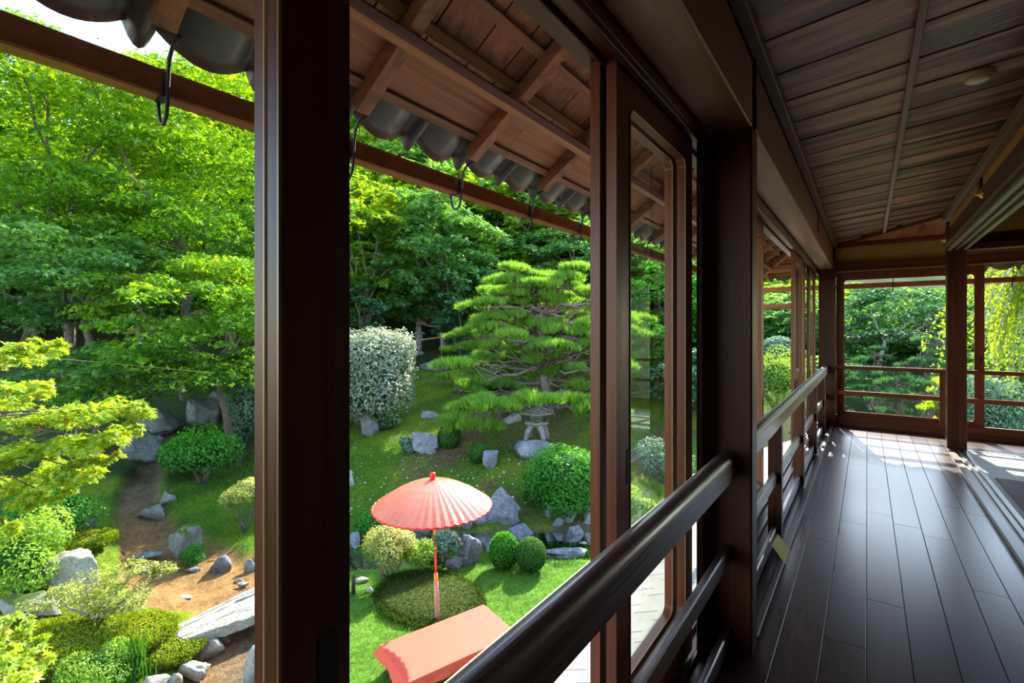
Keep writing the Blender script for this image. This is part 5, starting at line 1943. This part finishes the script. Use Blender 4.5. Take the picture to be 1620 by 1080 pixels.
px_tree('wood_tree', 'dim tree behind the glass at the slope foot', 'tree', 1090, 600, 19, 60, 50, 121, lsize=.15, mat=LM['dark'], trunk_r=.12, **kwF)
# filler of the distant wood: five tree forms, each tree its own copy
LBW = 'leafy green tree in the dense wood on the far slope'
GRW = 'trees of the distant wood'
protos = []
for q, (mt, np_, ls, fl) in enumerate(((LM['wood'], 74, .40, .4), (LM['maple'], 80, .36, .3), (LM['wood'], 70, .44, .5), (LM['maple_cool'], 70, .38, .5), (LM['maple_cool'], 74, .38, .4))):
    protos.append(foliage_tree('wood_tree', LBW, 'tree', (0, 0, 0), (0, 0, 8.0), (4.5, 4.5, 4.8), 500 + q, np_, 8, 26, ls, 'wide', mt, None, GRW, padr=.36, shell=.45, trunk_r=.26, limbs=8, tint_up=.7))
used_p = [False] * 5
rng_ = np.random.default_rng(12)


def wood_tree(x, y, d, rx, q, label=LBW, group=GRW):
    s, d, e = at_px(x, y, d)
    g = float(ground_e(s, d))
    r = rx * d / FPX
    sz = max((e - g) / 8.0, r / 4.5 * .6)
    loc = wpt(s, d, e - 8.0 * sz)
    sc_ = (r / 4.5, r / 4.5, sz)
    rz = float(rng_.random() * 6.28)
    if not used_p[q]:
        used_p[q] = True
        o = protos[q]
        o.location, o.rotation_euler, o.scale = loc, (0, 0, rz), sc_
        o['label'], o['group'] = label, group
        return o
    return copy_tree(protos[q], loc, rz, sc_, label, group)


k_ = 0
for row, (d, n, x0, x1, yc, rx) in enumerate(((37, 15, -380, 1300, 420, 85), (42, 15, -380, 1320, 365, 95), (49, 15, -380, 1320, 300, 100), (58, 15, -400, 1350, 225, 110))):
    for i in range(n):
        x = x0 + (x1 - x0) * (i + .5) / n + rng_.normal() * 25
        y = yc + rng_.normal() * 20
        if row == 3 and 0 < x < 400:
            y += 25
        if x > 640:
            y = max(y, 545 - (1372 - x) / 3.05 + 12 * rng_.random())
        wood_tree(x, y, d + rng_.normal() * 1.2, rx + 22 * rng_.random(), (0, 1, 2, 0, 4, 3, 1)[k_ % 7])
        k_ += 1
# wood beyond the corridor end
LBE = 'leafy tree of the thicket beyond the corridor end'
GRE = 'thicket trees beyond the corridor end'
for i, (x, y, d, rx, q) in enumerate(((1345, 520, 27, 50, 3), (1400, 515, 30, 55, 4), (1450, 530, 26, 55, 3), (1505, 515, 29, 55, 0), (1560, 520, 27, 60, 3), (1625, 525, 28, 60, 0), (1690, 525, 30, 60, 4), (1370, 500, 34, 50, 0), (1440, 500, 36, 50, 1), (1510, 500, 34, 50, 0), (1590, 500, 35, 50, 2), (1250, 500, 28, 60, 3), (1290, 510, 34, 60, 0), (1200, 500, 33, 60, 4), (1150, 500, 31, 60, 0), (1320, 590, 19, 50, 3), (1540, 590, 19, 50, 3), (1620, 590, 17, 60, 3))):
    wood_tree(x, y, d, rx, q, LBE, GRE)

# ---- view beyond the corridor end
px_tree('pale_trunk_tree', 'slanting tree with pale bare trunk beyond the end sash', 'tree', 1420, 492, 19, 85, 46, 131, npad=34, nspray=8, nleaf=34, lsize=.14, shape='oval', mat=LM['dark'], bark=BARKP, trunk_r=.085, base_shift=-1.1, limbs=5)
px_tree('wood_tree', 'feathery green tree high beyond the end sash', 'tree', 1470, 490, 24, 90, 48, 132, lsize=.17, mat=LM['wood'], trunk_r=.16, **kwF)
px_tree('wood_tree', 'bluish tree left beyond the end sash', 'tree', 1340, 500, 23, 60, 56, 133, lsize=.16, mat=LM['maple_cool'], trunk_r=.15, **kwF)
for i, (x, y, w, dd_, lb) in enumerate(((1385, 590, 60, 16, 'dark layered pine beyond the left of the end sash'), (1465, 575, 55, 15, 'soft bluish pine beyond the middle of the end sash'), (1420, 625, 50, 13, 'low clipped pine near the foot of the end sash'), (1490, 640, 34, 11.5, 'young pine with bright candles by the end post'))):
    s_, d_, e_ = at_px(x, y, dd_)
    ge = float(ground_e(s_, d_))
    gy = 520 - ge / d_ * FPX
    pp_ = [(x - w * .5, y + 8, w * .45, 0), (x + w * .5, y + 8, w * .45, .2), (x, y, w * .5, -.2), (x - w * .25, y - 18, w * .4, .2), (x + w * .3, y - 20, w * .4, 0), (x, y - 34, w * .35, .1), (x - w * .4, y + 28, w * .4, .2), (x + w * .4, y + 30, w * .4, 0), (x, y + 44, w * .5, 0)]
    pine('clipped_pine', lb, tuple(wpt(s_, d_, ge)), pp_, dd_, 80 + i, BARK, [(x, gy + 3), (x + 3, (gy + y) / 2), (x - 3, y), (x, y - 30)], nt=200, nlen=.13, tr0=.08, mat=(LM['dark'], LM['dark'], LM['dark'], LM['pine'])[i], tint0=(.3, .5, .45, .75)[i])


def weeping(label):
    rng = np.random.default_rng(91)
    d = 11.5
    s, dd, e = at_px(1690, 520, d)
    base = np.array(wpt(s, d, float(ground_e(s, d))))
    root = thing('weeping_cherry', label, 'tree', tuple(base))
    topj = np.array(pt(1660, 400, d))
    spec = []
    P, N, T = [], [], []
    R_ = np.array([CS, SN, 0])
    G_ = np.array([-SN, CS, 0])
    for k in range(90):
        a = rng.normal() * .9
        reach = rng.uniform(.2, 1.75)
        side = -abs(rng.normal() * .5 + .9) if rng.random() < .85 else .6
        p = topj + np.array([0, 0, rng.uniform(-.3, .35)])
        path = [p]
        L = rng.uniform(1.6, 4.6)
        hv = R_ * side * reach * .55 + G_ * a * .8
        for i in range(1, 9):
            t = i / 8
            q = topj + hv * t ** .8 * 1.25 + np.array([0, 0, .35 * t - L * t ** 2.2]) + rng.normal(size=3) * .03
            path.append(q)
        spec.append(([Vector(v) for v in path], [.024 * (1 - .85 * i / 8) + .003 for i in range(9)]))
        pa = np.array([np.array(v) for v in path])
        for i in range(3, 9):
            m = 24
            t = rng.random(m)[:, None]
            q = pa[i - 1] * (1 - t) + pa[i] * t + rng.normal(size=(m, 3)) * .05
            P.append(q)
            N.append(rng.normal(size=(m, 3)) + np.array([0, 0, .4]))
            T.append(rng.normal(size=(m, 3)) * .5 + np.array([0, 0, -1]))
    P, N, T = np.concatenate(P), np.concatenate(N), np.concatenate(T)
    leaves('foliage', P, N, .095 * (.7 + .6 * rng.random(len(P))), .5 + rng.normal(size=len(P)) * .22, 'oval', LM['weep'], root, rng, T)
    tubes('weeping_branches', spec, BARKP, root, 6)
    tubes('trunk', [(wobble(base, topj, 5, .03, rng), [.15, .14, .13, .12, .11, .08])], BARK, root, 8)


weeping('weeping cherry with yellow-green leaves beyond the open end corner')
shrub('glossy_shrub', 'glossy dark shrub below the weeping cherry', 'bush', 1595, 705, 130, 110, 64, 9000, .065, 'oval', LM['teal'], d=10.5, lumps=12)
shrub('clipped_dome', 'clipped bluish dome seen through the far gap', 'bush', 1238, 590, 60, 58, 65, 5000, .06, 'oval', LM['teal'], d=15.5, clip=True, deep=1.0)
shrub('lime_shrub', 'bright lime bush seen through the far gap', 'bush', 1240, 655, 100, 110, 66, 8000, .06, 'long', LM['lime'], d=12.5, lumps=14)
